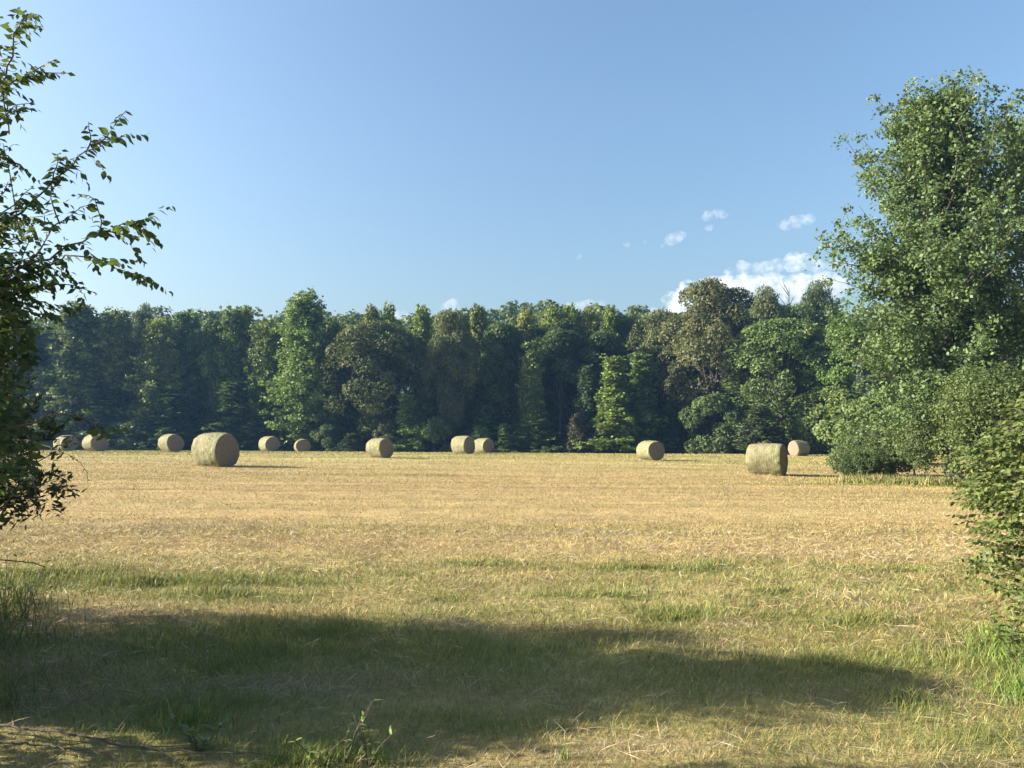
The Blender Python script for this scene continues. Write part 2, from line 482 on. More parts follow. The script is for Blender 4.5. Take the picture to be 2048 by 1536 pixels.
def make_kind(kind, seed):
    rs = np.random.default_rng(seed)
    if kind == 'oak':
        H, R = 16.0, 5.0
        V, F, r, C = lobed_crown(rs, H, R * .80, .10, 84, 1.6, 32000, .26)
        tr = trunk_mesh(rs, H, .34, M_BARK, C, .8)
    elif kind == 'broad':
        H, R = 15.0, 4.0
        V, F, r, C = lobed_crown(rs, H, R * .8, .12, 70, 1.15, 26000, .27)
        tr = trunk_mesh(rs, H, .28, M_BARK, C, .85)
    elif kind == 'spire':
        H, R = 15.0, 3.2
        tb = Tubes()
        z = np.linspace(-.2, H * .93, 9)
        tb.add(np.stack([rs.normal(size=9) * .06, rs.normal(size=9) * .06, z], 1), np.linspace(.22, .03, 9), 7)
        V, F, r = limb_crown(rs, H, R, .10, 105, lambda t: (1 - .82 * t ** 2.4) * (.55 + .45 * min(1, t * 4)), lambda t: .25 + .8 * t, .48, 26, .24, .62, 12, (), tb, 0, .15)
        tr = tb.mesh('trunk', M_BARK)
    elif kind == 'column':
        H, R = 13.0, 1.5
        tb = Tubes()
        z = np.linspace(-.2, H * .93, 9)
        tb.add(np.stack([rs.normal(size=9) * .06, rs.normal(size=9) * .06, z], 1), np.linspace(.2, .03, 9), 7)
        V, F, r = limb_crown(rs, H, R, .05, 95, lambda t: .45 + .55 * abs(math.sin(t * 7 + .6)) * (1.2 - t), lambda t: .2 + .5 * t, .38, 24, .24, .5, 5, (), tb, 0, .1)
        tr = tb.mesh('trunk', M_BARK)
    elif kind == 'sapling':
        H, R = 10.0, 2.3
        tb = Tubes()
        z = np.linspace(-.1, H * .95, 8)
        tb.add(np.stack([rs.normal(size=8) * .03, rs.normal(size=8) * .03, z], 1), np.linspace(.14, .02, 8), 6)
        V, F, r = limb_crown(rs, H, R, .05, 105, lambda t: (1.02 - t) ** 1.25 * (.8 + .25 * math.sin(t * 25)), lambda t: .05 + .7 * t, .27, 21, .21, .42, 1, (), tb, .05, .06)
        tr = tb.mesh('trunk', M_BARK)
    elif kind == 'cedar':
        H, R = 6.0, 1.7
        tb = Tubes()
        z = np.linspace(-.1, H * .95, 8)
        tb.add(np.stack([rs.normal(size=8) * .02, rs.normal(size=8) * .02, z], 1), np.linspace(.13, .02, 8), 6)
        V, F, r = limb_crown(rs, H, R, .03, 110, lambda t: (1 - t) ** .8, lambda t: .35 + .6 * t, .24, 24, .15, .32, 3, (), tb, 0, .08)
        tr = tb.mesh('trunk', M_BARK)
    elif kind == 'shrub':
        H, R = 4.0, 2.4
        V, F, r, C = lobed_crown(rs, H, R * .8, .0, 46, .72, 17000, .19, 1.0, 'dome')
        tr = trunk_mesh(rs, H, .10, M_BARK, C, .7)
    cr = mesh_np('crown', V, F, M_NEEDLE if kind == 'cedar' else M_LEAF, r)
    V = np.asarray(V)
    Hn = float(np.percentile(V[:, 2], 99.7)); Rn = float(np.percentile(np.abs(V[:, 0]), 98.0))
    return dict(crown=cr, trunk=tr, H=Hn, R=Rn)

KINDS = {}
for kind, cnt in (('oak', 3), ('broad', 2), ('spire', 3), ('column', 1), ('sapling', 3), ('cedar', 1), ('shrub', 2)):
    KINDS[kind] = [make_kind(kind, 100 + 17 * q + 1000 * len(KINDS)) for q in range(cnt)]

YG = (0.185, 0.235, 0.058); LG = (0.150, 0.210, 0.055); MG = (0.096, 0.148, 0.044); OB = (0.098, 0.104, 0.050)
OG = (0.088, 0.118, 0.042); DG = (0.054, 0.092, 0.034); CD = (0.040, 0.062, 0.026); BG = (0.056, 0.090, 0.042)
_cnt = {}
def tree(px, top, wpx, dist, kind, color, label, name='tree', cat='tree', group=None, variant=None, base=None):
    g = at(px, 880, dist)
    x, y = g[0], g[1]
    z0 = float(terrain(x, y)) - .05
    H = at(px, top, dist)[2] - z0
    R = wpx / FPX * math.hypot(x, y) * .5
    n = _cnt.get(kind, 0); _cnt[kind] = n + 1
    K = KINDS[kind][(n if variant is None else variant) % len(KINDS[kind])]
    root = empty(name, (x, y, z0), 0.0)
    sx, sz = R / K['R'], H / K['H']
    rz = random.uniform(0, 6.28)
    jit = [random.uniform(.9, 1.1) for _ in range(3)]
    for nm in ('trunk', 'crown'):
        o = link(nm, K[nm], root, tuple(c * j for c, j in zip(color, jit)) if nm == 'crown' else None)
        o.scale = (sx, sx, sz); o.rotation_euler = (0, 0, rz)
    tag(root, label, cat, group)
    return root

WOOD = 'trees along the edge of the wood'
T = [
 # px, top y, width, dist, kind, colour, label
 (40, 640, 150, 92, 'broad', MG, 'broad green tree of the wood behind the leafy elm branches'),
 (150, 611, 105, 90, 'spire', MG, 'mid green feathery tree rising just beside the elm branch tips'),
 (222, 624, 95, 91, 'spire', LG, 'light green feathery tree of the wood above the second bale from the left'),
 (272, 611, 52, 104, 'oak', DG, 'dark round-headed tree poking above the treetops on the left'),
 (312, 638, 90, 90, 'spire', LG, 'pale green feathery tree above the bale left of the biggest bale'),
 (362, 625, 80, 93, 'spire', MG, 'green feathery tree behind the biggest bale, slightly to its left'),
 (420, 640, 90, 92, 'broad', MG, 'rounded green tree right above the biggest bale'),
 (458, 622, 70, 91, 'spire', MG, 'twin-tipped feathery tree, left tip, left of the tallest poplar'),
 (480, 617, 60, 92, 'spire', LG, 'twin-tipped feathery tree, right tip, left of the tallest poplar'),
 (530, 643, 85, 90, 'spire', LG, 'lower pale green tree touching the left side of the tallest poplar'),
 (603, 588, 112, 87, 'spire', LG, 'tallest light green poplar standing above the treeline left of centre'),
 (663, 642, 70, 90, 'spire', LG, 'light green slender tree between the tallest poplar and the brownish oak'),
 (752, 645, 172, 86, 'oak', OB, 'wide brownish olive oak left of centre in the treeline'),
 (742, 614, 46, 94, 'spire', YG, 'yellow green tree tip behind the wide brownish oak, left of two'),
 (775, 612, 46, 94, 'spire', YG, 'yellow green tree tip behind the wide brownish oak, right of two'),
 (842, 614, 58, 89, 'spire', YG, 'bright slender tree in the gap between the two brownish oaks'),
 (902, 625, 98, 86, 'oak', OB, 'narrower brownish oak above the pair of bales'),
 (957, 614, 62, 93, 'spire', LG, 'light green tree tip right of the narrower brownish oak'),
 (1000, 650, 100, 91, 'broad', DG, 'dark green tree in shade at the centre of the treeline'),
 (1052, 622, 60, 92, 'spire', YG, 'yellow green tree top above the narrow vine-clad tree'),
 (1063, 685, 46, 85, 'column', LG, 'narrow vine-clad column of leaves at the centre of the treeline'),
 (1105, 618, 62, 95, 'spire', YG, 'yellow green tree top, left one of the bright row right of centre'),
 (1140, 612, 62, 95, 'spire', LG, 'light green tree top, second of the bright row right of centre'),
 (1180, 620, 62, 95, 'spire', YG, 'yellow green tree top, third of the bright row right of centre'),
 (1222, 616, 50, 94, 'spire', LG, 'light green pointed tree top, last of the bright row right of centre'),
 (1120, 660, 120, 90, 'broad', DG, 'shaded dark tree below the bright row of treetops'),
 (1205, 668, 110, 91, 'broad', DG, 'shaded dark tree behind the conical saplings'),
 (1172, 733, 62, 84, 'sapling', BG, 'dark green conical sapling, first of the three right of centre'),
 (1230, 716, 92, 82, 'sapling', LG, 'bright conical sapling reaching to the ground, middle of three'),
 (1284, 708, 90, 84, 'sapling', MG, 'wider green conical sapling, last of three, behind the right-centre bale'),
 (1312, 622, 112, 93, 'oak', OG, 'round-topped olive tree left of the biggest oak'),
 (1262, 634, 70, 95, 'oak', BG, 'small round dark treetop between the bright row and the biggest oak'),
 (1432, 566, 185, 85, 'oak', OB, 'biggest olive oak with a domed top right of centre'),
 (1535, 581, 95, 90, 'oak', OG, 'olive tree top just right of the biggest oak'),
 (1565, 640, 170, 79, 'oak', MG, 'full green tree above the bale nearest on the right'),
 (1612, 612, 120, 84, 'oak', OG, 'olive green tree between the full green tree and the sweetgum'),
 (1645, 564, 86, 96, 'oak', DG, 'dark domed treetop peeping over the wood beside the sweetgum'),
 (1700, 640, 130, 76, 'broad', MG, 'green tree partly hidden behind the sweetgum'),
 (1520, 812, 82, 75, 'cedar', CD, 'dark conical cedar at the wood edge above the nearest right bale'),
 (1430, 790, 120, 80, 'shrub', OG, 'leafy shrub at the foot of the biggest oak'),
 (1668, 775, 140, 76, 'shrub', MG, 'rounded green bush behind the small bale with a lit face'),
 (1760, 790, 140, 52, 'shrub', MG, 'green bush half hidden at the left foot of the sweetgum'),
 (622, 822, 28, 89, 'sapling', LG, 'thin bright sapling at the field edge above the smallest shaded bale'),
 (578, 838, 46, 88, 'sapling', MG, 'small leafy sapling left of the thin bright sapling'),
 (655, 850, 60, 84, 'shrub', BG, 'low dark bush right of the thin bright sapling'),
 (705, 868, 52, 82, 'cedar', CD, 'small rounded dark cedar left of the centre-left bale'),
 (812, 790, 62, 83, 'sapling', LG, 'leafy sapling just right of the centre-left bale'),
 (868, 835, 66, 83, 'shrub', MG, 'low green bush left of the pair of bales'),
 (775, 840, 70, 84, 'shrub', OB, 'brownish low bush behind the centre-left bale'),
 (1010, 848, 52, 82, 'sapling', MG, 'young leafy sapling right of the pair of bales'),
 (960, 852, 50, 83, 'shrub', MG, 'low green bush behind the pair of bales'),
 (1075, 805, 70, 83, 'sapling', MG, 'broad sapling at the base of the vine-clad tree'),
 (1152, 828, 46, 82, 'cedar', (0.07, 0.065, 0.04), 'thin brownish cedar left of the bright conical sapling'),
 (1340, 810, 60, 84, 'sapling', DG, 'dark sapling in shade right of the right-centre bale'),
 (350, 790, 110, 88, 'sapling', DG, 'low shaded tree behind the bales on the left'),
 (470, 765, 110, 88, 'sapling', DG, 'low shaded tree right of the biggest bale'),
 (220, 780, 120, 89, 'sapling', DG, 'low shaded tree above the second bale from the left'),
]
for t in T:
    nm = {'oak': 'oak_tree', 'spire': 'poplar_tree', 'column': 'vine_clad_tree', 'sapling': 'sapling', 'cedar': 'cedar_tree', 'shrub': 'bush', 'broad': 'broadleaf_tree'}[t[4]]
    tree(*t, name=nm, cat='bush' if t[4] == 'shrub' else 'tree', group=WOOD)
# the wood behind and beyond, whose trees nothing tells apart
rb = random.Random(5)
for row, (dist, n, x0, x1) in enumerate(((95, 30, -130, 44), (104, 16, -140, 62), (114, 9, -80, 70))):
    for q in range(n):
        x = x0 + (x1 - x0) * (q + rb.uniform(.2, .8)) / n
        y = dist + rb.uniform(-2.5, 2.5)
        px = 1024 + FPX * x / y
        tree(px, rb.uniform(632, 662), (rb.uniform(5.0, 8.0) if row == 0 else rb.uniform(7.5, 10.5)) / y * FPX, y, rb.choice(['spire', 'spire', 'oak', 'broad']), rb.choice([MG, DG, BG, OG]),
             'one of the look-alike trees filling the wood behind its edge', name='woodland_tree', cat='tree', group='trees deeper in the wood')
# front row going on out of the frame to the left, and the wood behind the sweetgum on the right
for x, y in ((-70, 93), (-80, 95), (-92, 93), (-104, 96), (-117, 94)):
    tree(1024 + FPX * x / y, 640, 150, y, 'broad', MG, 'woodland tree continuing the edge of the wood past the elm', name='woodland_tree', group='trees of the wood past the elm')
for x, y, top, w in ((33, 60, 640, 200), (40, 52, 600, 240), (46, 66, 600, 220), (37, 47, 560, 230), (44, 44, 520, 260)):
    tree(1024 + FPX * x / y, top, w, y, 'broad', BG, 'shaded woodland tree standing behind the sweetgum', name='woodland_tree', group='trees behind the sweetgum')

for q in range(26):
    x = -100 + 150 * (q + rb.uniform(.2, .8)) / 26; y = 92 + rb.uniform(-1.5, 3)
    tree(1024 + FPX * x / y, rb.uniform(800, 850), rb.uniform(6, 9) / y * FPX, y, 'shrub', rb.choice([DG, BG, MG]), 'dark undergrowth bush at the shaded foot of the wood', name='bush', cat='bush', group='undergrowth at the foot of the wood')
# wooded ridge behind: reads as one mass
rs = np.random.default_rng(77)
VV = []; FF = []; RR = []; nv = 0
for q in range(170):
    y = rs.uniform(128, 165); x = rs.uniform(-1.0, .75) * y
    z = float(terrain(x, y))
    px = 1024 + FPX * x / y
    t_ = (632 if px < 1000 else 621) + 7 * math.sin(px * .011) + rs.normal() * 6
    Hh = max(8.0, at(px, t_, y)[2] - z)
    Rr = rs.uniform(3.5, 5.5)
    Vq, Fq, rq, _ = lobed_crown(rs, Hh, Rr * .8, .3, 15, 2.0, 430, .95)
    VV.append(Vq + np.array([x, y, z])); FF.append(Fq + nv); RR.append(np.clip(rq * .7 + rs.random() * .3, 0, 1)); nv += len(Vq)
rd = link('distant_forest', mesh_np('distant_forest', np.concatenate(VV), np.concatenate(FF), M_LEAF, np.concatenate(RR)), None, (0.070, 0.105, 0.042))
tag(rd, 'dark wooded ridge showing above the treeline', 'forest', None, 'stuff')

# a few bare dead twigs at the top of the oak wood
def dead_tree():
    p = at(1583, 800, 90.5); z0 = float(terrain(p[0], p[1]))
    root = empty('dead_tree', (p[0], p[1], z0))
    tb = Tubes(); rs = np.random.default_rng(3)
    top = at(1583, 574, 90.5)[2] - z0
    tb.add([(0, 0, -.2), (.1, 0, top * .5), (0, .1, top * .8), (.1, 0, top)], [.2, .14, .08, .025], 6)
    link('trunk', tb.mesh('trunk', M_BARK), root)
    for q in range(9):
        z = top * rs.uniform(.78, .97); a = rs.uniform(0, 6.28); L = rs.uniform(.8, 2.0)
        tb = Tubes(); d = np.array([math.cos(a), math.sin(a) * .5, 1.1])
        tb.add([(0.03, 0.05, z), d * L * .5 + (0, 0, z), d * L + (0, .1, z - .1)], [.05, .035, .02], 5)
        link('branch', tb.mesh('branch', M_BARK), root)
    tag(root, 'bare dead tree top with thin grey twigs right of the biggest oak', 'tree')
dead_tree()

# ------------------------------------------------------------------ the sweetgum on the right
def sweetgum(px, top, dist, R, seed, label, color, extra=(), nl=210, per=36, t0=.07):
    p = at(px, 900, dist); z0 = float(terrain(p[0], p[1]))
    H = (at(px, top, dist)[2] - z0)
    root = empty('sweetgum_tree', (p[0], p[1], z0 - .03))
    rs = np.random.default_rng(seed)
    tb = Tubes()
    z = np.linspace(-.2, H * .95, 12)
    tb.add(np.stack([rs.normal(size=12) * .07, rs.normal(size=12) * .07, z], 1), np.linspace(.30, .03, 12), 10)
    prof = lambda t: (.66 + .34 * min(1, t / .25)) * (1 - .76 * max(0, (t - .42) / .58) ** 2.3) * (1 + .10 * math.sin(t * 19))
    V, F, r = limb_crown(rs, H * .955, R, t0, nl, prof, lambda t: .12 + .75 * t, .42, per, .145, .54, 9, extra, tb, 0.02, .14)
    V = np.asarray(V)
    link('trunk', tb.mesh('trunk', M_BARK), root)
    link('crown', mesh_np('crown', V, F, M_LEAF_GLOSSY, r), root, color)
    tag(root, label, 'tree')
    return root
# two limbs reach out to the left of the crown
sweetgum(1905, 150, 31.5, 4.9, 41, 'tall sweetgum tree at the field edge on the right, its whole crown in view', (0.088, 0.142, 0.054),
         extra=[((-.5, 0, 9.0), math.pi * 1.0, .22, 4.7, .05), ((-.5, .3, 8.8), math.pi * .985, .2, 4.6, .05), ((-.5, -.2, 8.9), math.pi * 1.015, .2, 4.5, .05), ((-.4, 0, 7.8), math.pi * 1.02, .12, 4.5, .05),
                ((-.4, .2, 6.4), math.pi * .98, .1, 4.7, .0), ((-.4, -.2, 5.5), math.pi * 1.04, .05, 4.7, 0)])
sweetgum(2085, 200, 33.5, 4.0, 43, 'second sweetgum cut off by the frame edge, right of the whole one', (0.10, 0.155, 0.055), nl=110)

# ------------------------------------------------------------------ thicket at the sweetgum's foot
def thicket(px, top, base, wpx, seed, color, label, n=17000, leaf=.09, name='bush'):
    g = ground_at(px, base); dist = g[1] 
    z0 = float(terrain(g[0], g[1]))
    R = wpx / FPX * math.hypot(g[0], g[1]) * .5
    root = empty(name, (g[0], g[1] + R * .6, z0 - .03))
    H = at(px, top, dist + R * .6)[2] - z0
    rs = np.random.default_rng(seed)
    V, F, r, C = lobed_crown(rs, H * .93, R * .80, .0, 34, max(.30, H * .20), n, leaf, 1.0, 'dome')
    # long shoots breaking the outline
    sh = []; ctr = np.array([0, 0, H * .35])
    for q in range(110):
        p = V[rs.integers(0, len(V))]; d = unit(unit(p - ctr) + rs.normal(size=3) * .35 + np.array([0, 0, .35])); L = rs.uniform(.25, .75)
        sh.append(p + d * (rs.random(26) * L)[:, None] + rs.normal(size=(26, 3)) * .035)
    sh = np.concatenate(sh); sh[:, 2] = np.maximum(sh[:, 2], .05)
    V2, F2 = leaf_quads(sh, rs.normal(size=(len(sh), 3)) + np.array([0, -.3, .5]), leaf * rs.uniform(.8, 1.4, len(sh)), leaf * .5, rs)
    F = np.concatenate([F, F2 + len(V)]); V = np.concatenate([V, V2]); r = np.concatenate([r, rs.random(len(sh))])
    link('stem', trunk_mesh(rs, H, .05, M_BARK, C, .7), root)
    link('foliage', mesh_np('foliage', V, F, M_LEAF, r), root, color)
    tag(root, label, 'bush', 'bushes below the sweetgum trees')
    return root
thicket(1760, 850, 955, 130, 51, (0.085, 0.125, 0.05), 'low bush at the left foot of the sweetgum, beside the nearest right bale')
thicket(1860, 815, 962, 170, 52, (0.078, 0.108, 0.044), 'rounded olive bush in front of the sweetgum trunk')
thicket(1960, 775, 975, 210, 53, (0.080, 0.110, 0.042), 'large olive bush behind the near leafy shrub')
thicket(2060, 720, 985, 220, 54, (0.080, 0.114, 0.040), 'tall olive bush at the right frame edge above the near shrub')
thicket(1735, 905, 962, 70, 55, (0.055, 0.085, 0.032), 'small dark evergreen bush at the tip of the thicket', 14000, .07)

# ------------------------------------------------------------------ hay bales
def wrap_material():
    m, nt, out = new_mat('net_wrapped_hay')
    tc = N_(nt, 'ShaderNodeTexCoord'); oi = N_(nt, 'ShaderNodeObjectInfo')
    sep = N_(nt, 'ShaderNodeSeparateXYZ'); nt.links.new(tc.outputs['Object'], sep.inputs[0])
    off = N_(nt, 'ShaderNodeVectorMath', operation='ADD'); nt.links.new(tc.outputs['Object'], off.inputs[0])
    cmb = N_(nt, 'ShaderNodeCombineXYZ'); nt.links.new(math_(nt, 'MULTIPLY', oi.outputs['Random'], 37.0), cmb.inputs[0]); nt.links.new(cmb.outputs[0], off.inputs[1])
    f1 = noise_(nt, off.outputs[0], 2.3, 5.0, .65); f2 = noise_(nt, off.outputs[0], 16.0, 4.0, .7)
    mp = N_(nt, 'ShaderNodeMapping'); mp.inputs['Scale'].default_value = (9.0, .6, .6); nt.links.new(off.outputs[0], mp.inputs[0])
    f3 = noise_(nt, mp.outputs[0], 1.0, 3.0, .6)
    c = mixc(nt, math_(nt, 'MULTIPLY_ADD', f1, 3.4, -1.2), (0.112, 0.105, 0.055), (0.275, 0.252, 0.148))
    c = mixc(nt, math_(nt, 'MULTIPLY', math_(nt, 'POWER', f3, 2.0), 1.9), c, (0.145, 0.165, 0.075))
    c = mixc(nt, math_(nt, 'MULTIPLY_ADD', f2, 2.6, -1.0), c, (0.15, 0.125, 0.07))
    # the net: pale bands round the bale and a green edge band
    band = math_(nt, 'SINE', math_(nt, 'MULTIPLY', sep.outputs[0], 58.0))
    c = mixc(nt, math_(nt, 'MULTIPLY', math_(nt, 'GREATER_THAN', band, .93), .35), c, (0.44, 0.41, 0.29))
    edge = math_(nt, 'COMPARE', sep.outputs[0], .60, .06)
    c = mixc(nt, math_(nt, 'MULTIPLY', edge, math_(nt, 'MULTIPLY', f1, .9)), c, (0.24, 0.33, 0.15))
    p = N_(nt, 'ShaderNodeBsdfPrincipled'); p.inputs['Roughness'].default_value = .8; p.inputs['Specular IOR Level'].default_value = .2
    nt.links.new(c, p.inputs['Base Color'])
    b = N_(nt, 'ShaderNodeBump'); b.inputs['Strength'].default_value = .7; b.inputs['Distance'].default_value = .03
    nt.links.new(f2, b.inputs['Height']); nt.links.new(b.outputs[0], p.inputs['Normal'])
    nt.links.new(p.outputs[0], out.inputs[0])
    return m

def end_material():
    m, nt, out = new_mat('rolled_hay_end')
    tc = N_(nt, 'ShaderNodeTexCoord')
    sep = N_(nt, 'ShaderNodeSeparateXYZ'); nt.links.new(tc.outputs['Object'], sep.inputs[0])
    r = math_(nt, 'POWER', math_(nt, 'ADD', math_(nt, 'POWER', sep.outputs[1], 2.0), math_(nt, 'POWER', math_(nt, 'SUBTRACT', sep.outputs[2], .72), 2.0)), .5)
    f = noise_(nt, tc.outputs['Object'], 9.0, 5.0, .7); f0 = noise_(nt, tc.outputs['Object'], 2.5, 3.0, .6)
    ring = math_(nt, 'SINE', math_(nt, 'ADD', math_(nt, 'MULTIPLY', r, 55.0), math_(nt, 'MULTIPLY', f0, 6.0)))
    c = mixc(nt, math_(nt, 'MULTIPLY_ADD', ring, .28, .4), (0.195, 0.15, 0.105), (0.27, 0.21, 0.145))
    c = mixc(nt, math_(nt, 'MULTIPLY_ADD', f, 1.6, -.5), c, (0.10, 0.08, 0.06))
    p = N_(nt, 'ShaderNodeBsdfPrincipled'); p.inputs['Roughness'].default_value = .9; p.inputs['Specular IOR Level'].default_value = .1
    nt.links.new(c, p.inputs['Base Color'])
    b = N_(nt, 'ShaderNodeBump'); b.inputs['Strength'].default_value = .8; b.inputs['Distance'].default_value = .03
    nt.links.new(f, b.inputs['Height']); nt.links.new(b.outputs[0], p.inputs['Normal'])
    nt.links.new(p.outputs[0], out.inputs[0])
    return m
M_WRAP = wrap_material(); M_END = end_material()
M_STRAW = tone_material('loose_straw', .7, .15, .2)

def bale_meshes(seed, R=.75, W=1.5):
    rs = np.random.default_rng(seed)
    nu, na = 22, 72
    u = np.linspace(-1, 1, nu); a = np.linspace(0, 2 * np.pi, na, endpoint=False)
    def rad(uu, aa):
        r = R * (1.012 - .05 * np.abs(uu) ** 5 - .02 * uu * uu)
        r = r + .032 * np.sin(2 * aa + seed) + .018 * np.sin(3 * aa + 2.1 * seed + uu * 1.3) + .02 * (vnoise(aa * 7 + 3, uu * 6 + seed, 5) - .5) * 2
        return r
    def settle(P):
        lo = -R * .945
        P[..., 2] = np.where(P[..., 2] < lo, lo + (P[..., 2] - lo) * .12, P[..., 2])
        low = np.clip(-(P[..., 2]) / R, 0, 1) ** 3
        P[..., 1] *= 1 + .05 * low
        P[..., 2] -= -R + (R - .945 * R) 
        return P
    U, A = np.meshgrid(u, a, indexing='ij')
    r = rad(U, A)
    xx = U * W / 2 * (1 - .0)
    P = settle(np.stack([xx, r * np.cos(A), r * np.sin(A)], -1))
    i = np.arange(nu - 1)[:, None] * na; j = np.arange(na)[None]
    F = np.stack([i + j, i + (j + 1) % na, i + na + (j + 1) % na, i + na + j], -1).reshape(-1, 4)
    side = mesh_np('net_wrap', P.reshape(-1, 3), F, M_WRAP, smooth=True)
    ends = []
    for sgn in (1, -1):
        nr = 16
        q = np.linspace(1, .02, nr)
        Q, A2 = np.meshgrid(q, a, indexing='ij')
        rr = rad(np.full_like(Q, sgn * 1.0), A2) * Q
        bul = .05 * (1 - Q ** 4) + .012 * np.sin(Q * 34 + A2) * (Q < .97) + .02 * (vnoise(rr * np.cos(A2) * 5 + 9, rr * np.sin(A2) * 5 + 9, seed) - .5) * (1 - Q ** 8)
        P = settle(np.stack([sgn * (W / 2 + bul), rr * np.cos(A2), rr * np.sin(A2)], -1)).reshape(-1, 3)
        i = np.arange(nr - 1)[:, None] * na
        Fq = np.stack([i + j, i + (j + 1) % na, i + na + (j + 1) % na, i + na + j], -1).reshape(-1, 4)
        ends.append(mesh_np('end_face', P, Fq, M_END, smooth=True))
    # wisps of straw sticking out of the wrap and round the foot
    n = 1500
    uu = rs.uniform(-1, 1, n); aa = rs.uniform(-.3, 3.45, n)
    rr = rad(uu, aa)
    P = settle(np.stack([uu * W / 2, rr * np.cos(aa), rr * np.sin(aa)], -1))
    foot = rs.random(n) < .45
    P[foot, 1] = rs.choice([-1, 1], foot.sum()) * rs.uniform(.25, .52, foot.sum()); P[foot, 2] = rs.uniform(.0, .08, foot.sum())
    Nn = rs.normal(size=(n, 3)); Ax = rs.normal(size=(n, 3)) + np.stack([0 * aa, np.cos(aa), np.sin(aa)], 1) * .5
    V, F = leaf_quads(P, Nn, rs.uniform(.06, .16, n), rs.uniform(.008, .018, n), rs, Ax)
    c = np.array([.42, .33, .17]) * rs.uniform(.6, 1.15, (n, 1))
    wisps = mesh_np('loose_straw', V, F, M_STRAW, None, c)
    return side, ends, wisps
BALE_SETS = [bale_meshes(s) for s in (1, 2, 3, 4)]
BALES = [  # px centre of the whole, px of the end circle's visible share, top y, base y, fixed distance (None: where the base meets the ground), share of the end seen, label
 (131, 879, 907, 70, .90, 'round hay bale half behind the elm twigs, farthest to the left'),
 (191, 877, 908, 69, .90, 'second round hay bale from the left'),
 (342, 875, 908, 66, .90, 'round hay bale just left of the biggest bale'),
 (431, 872, 934, None, .76, 'biggest round hay bale, on the left, throwing a shadow to the right'),
 (538, 876, 905, 76, .90, 'small far round hay bale right of the biggest bale, lit on its left'),
 (605, 881, 909, 84, .99, 'smallest round hay bale, wholly in shade under the thin bright sapling'),
 (760, 877, 916, None, .77, 'round hay bale alone left of centre, pale wrap lit by the sun'),
 (926, 873, 908, None, .70, 'front hay bale of the pair standing close together'),
 (967, 876, 906, 73, .75, 'rear hay bale of the pair, half hidden by the front one'),
 (1301, 882, 921, None, .80, 'round hay bale alone right of centre in front of the conical saplings'),
 (1534, 891, 951, None, .27, 'large hay bale on the right seen side-on with green-tinged wrap'),
 (1598, 884, 912, None, -1, 'small hay bale on the right with its round end lit'),
]
for q, (px, ty, by, dist, e, label) in enumerate(BALES):
    if dist is None:
        g = ground_at(px, by); dist = g[1]
        dist += .55
    p = at(px, (ty + by) / 2, dist)
    Dm = (by - ty) / FPX * math.hypot(p[0], p[1])
    z0 = float(terrain(p[0], p[1]))
    phi = math.atan2(p[0], p[1])
    al = phi + math.asin(min(e, .999)) if e > 0 else math.pi - math.radians(11) + math.pi * 0
    # +x of the bale is the end turned to the camera
    if e > 0: ang = -al
    else: ang = math.radians(180 + 25)
    root = empty('hay_bale', (p[0], p[1], z0 - .015), ang)
    side, ends, wisps = BALE_SETS[q % 4]
    s = min(1.12, max(.84, Dm / 1.47))
    for nm, me in (('net_wrap', side), ('end_face', ends[0]), ('end_face', ends[1]), ('loose_straw', wisps)):
        o = link(nm, me, root); o.scale = (s * random.uniform(.93, 1.0) if nm == 'zz' else s, s, s)
        if nm == 'loose_straw': o['kind'] = 'stuff'
    tag(root, label, 'hay bale', 'round hay bales on the field')

# ------------------------------------------------------------------ grass and straw of the mown field
def blades(x, y, h, w, lean, azim, colr, segs, zoff=0.0):
    n = len(x)
    z = terrain(x, y) + zoff
    B = np.stack([x, y, z], 1)
    d = np.stack([np.cos(azim) * np.sin(lean), np.sin(azim) * np.sin(lean), np.cos(lean)], 1)
    yaw = RNG.uniform(0, np.pi, n)
    # blades turned loosely across their lean
    sdir = np.stack([np.cos(yaw), np.sin(yaw), np.zeros(n)], 1) * w[:, None] * .5
    tip = B + d * h[:, None]
    if segs == 1:
        V = np.stack([B - sdir, B + sdir, tip], 1).reshape(-1, 3)
        return V, np.arange(n * 3).reshape(n, 3), colr
    mid = B + d * h[:, None] * .5 + np.array([0, 0, 1]) * (h * .5 * np.sin(lean) * .35)[:, None]
    V = np.stack([B - sdir * .8, B + sdir * .8, mid + sdir * .7, tip, mid - sdir * .7], 1)
    V = V.reshape(-1, 3)
    k = np.arange(n)[:, None] * 5
    F = np.concatenate([k + np.array([[0, 1, 2]]), k + np.array([[0, 2, 4]]), k + np.array([[4, 2, 3]])], 1).reshape(-1, 3)
    return V, F, np.repeat(colr, 3, 0)

def in_view(n, y0, y1, margin=.06, x_extra=.6):
    # uniform over the visible wedge
    y = np.sqrt(RNG.uniform(y0 ** 2, y1 ** 2, n))
    x = RNG.uniform(-1, 1, n) * (y * (.683 + margin) + x_extra)
    return x, y

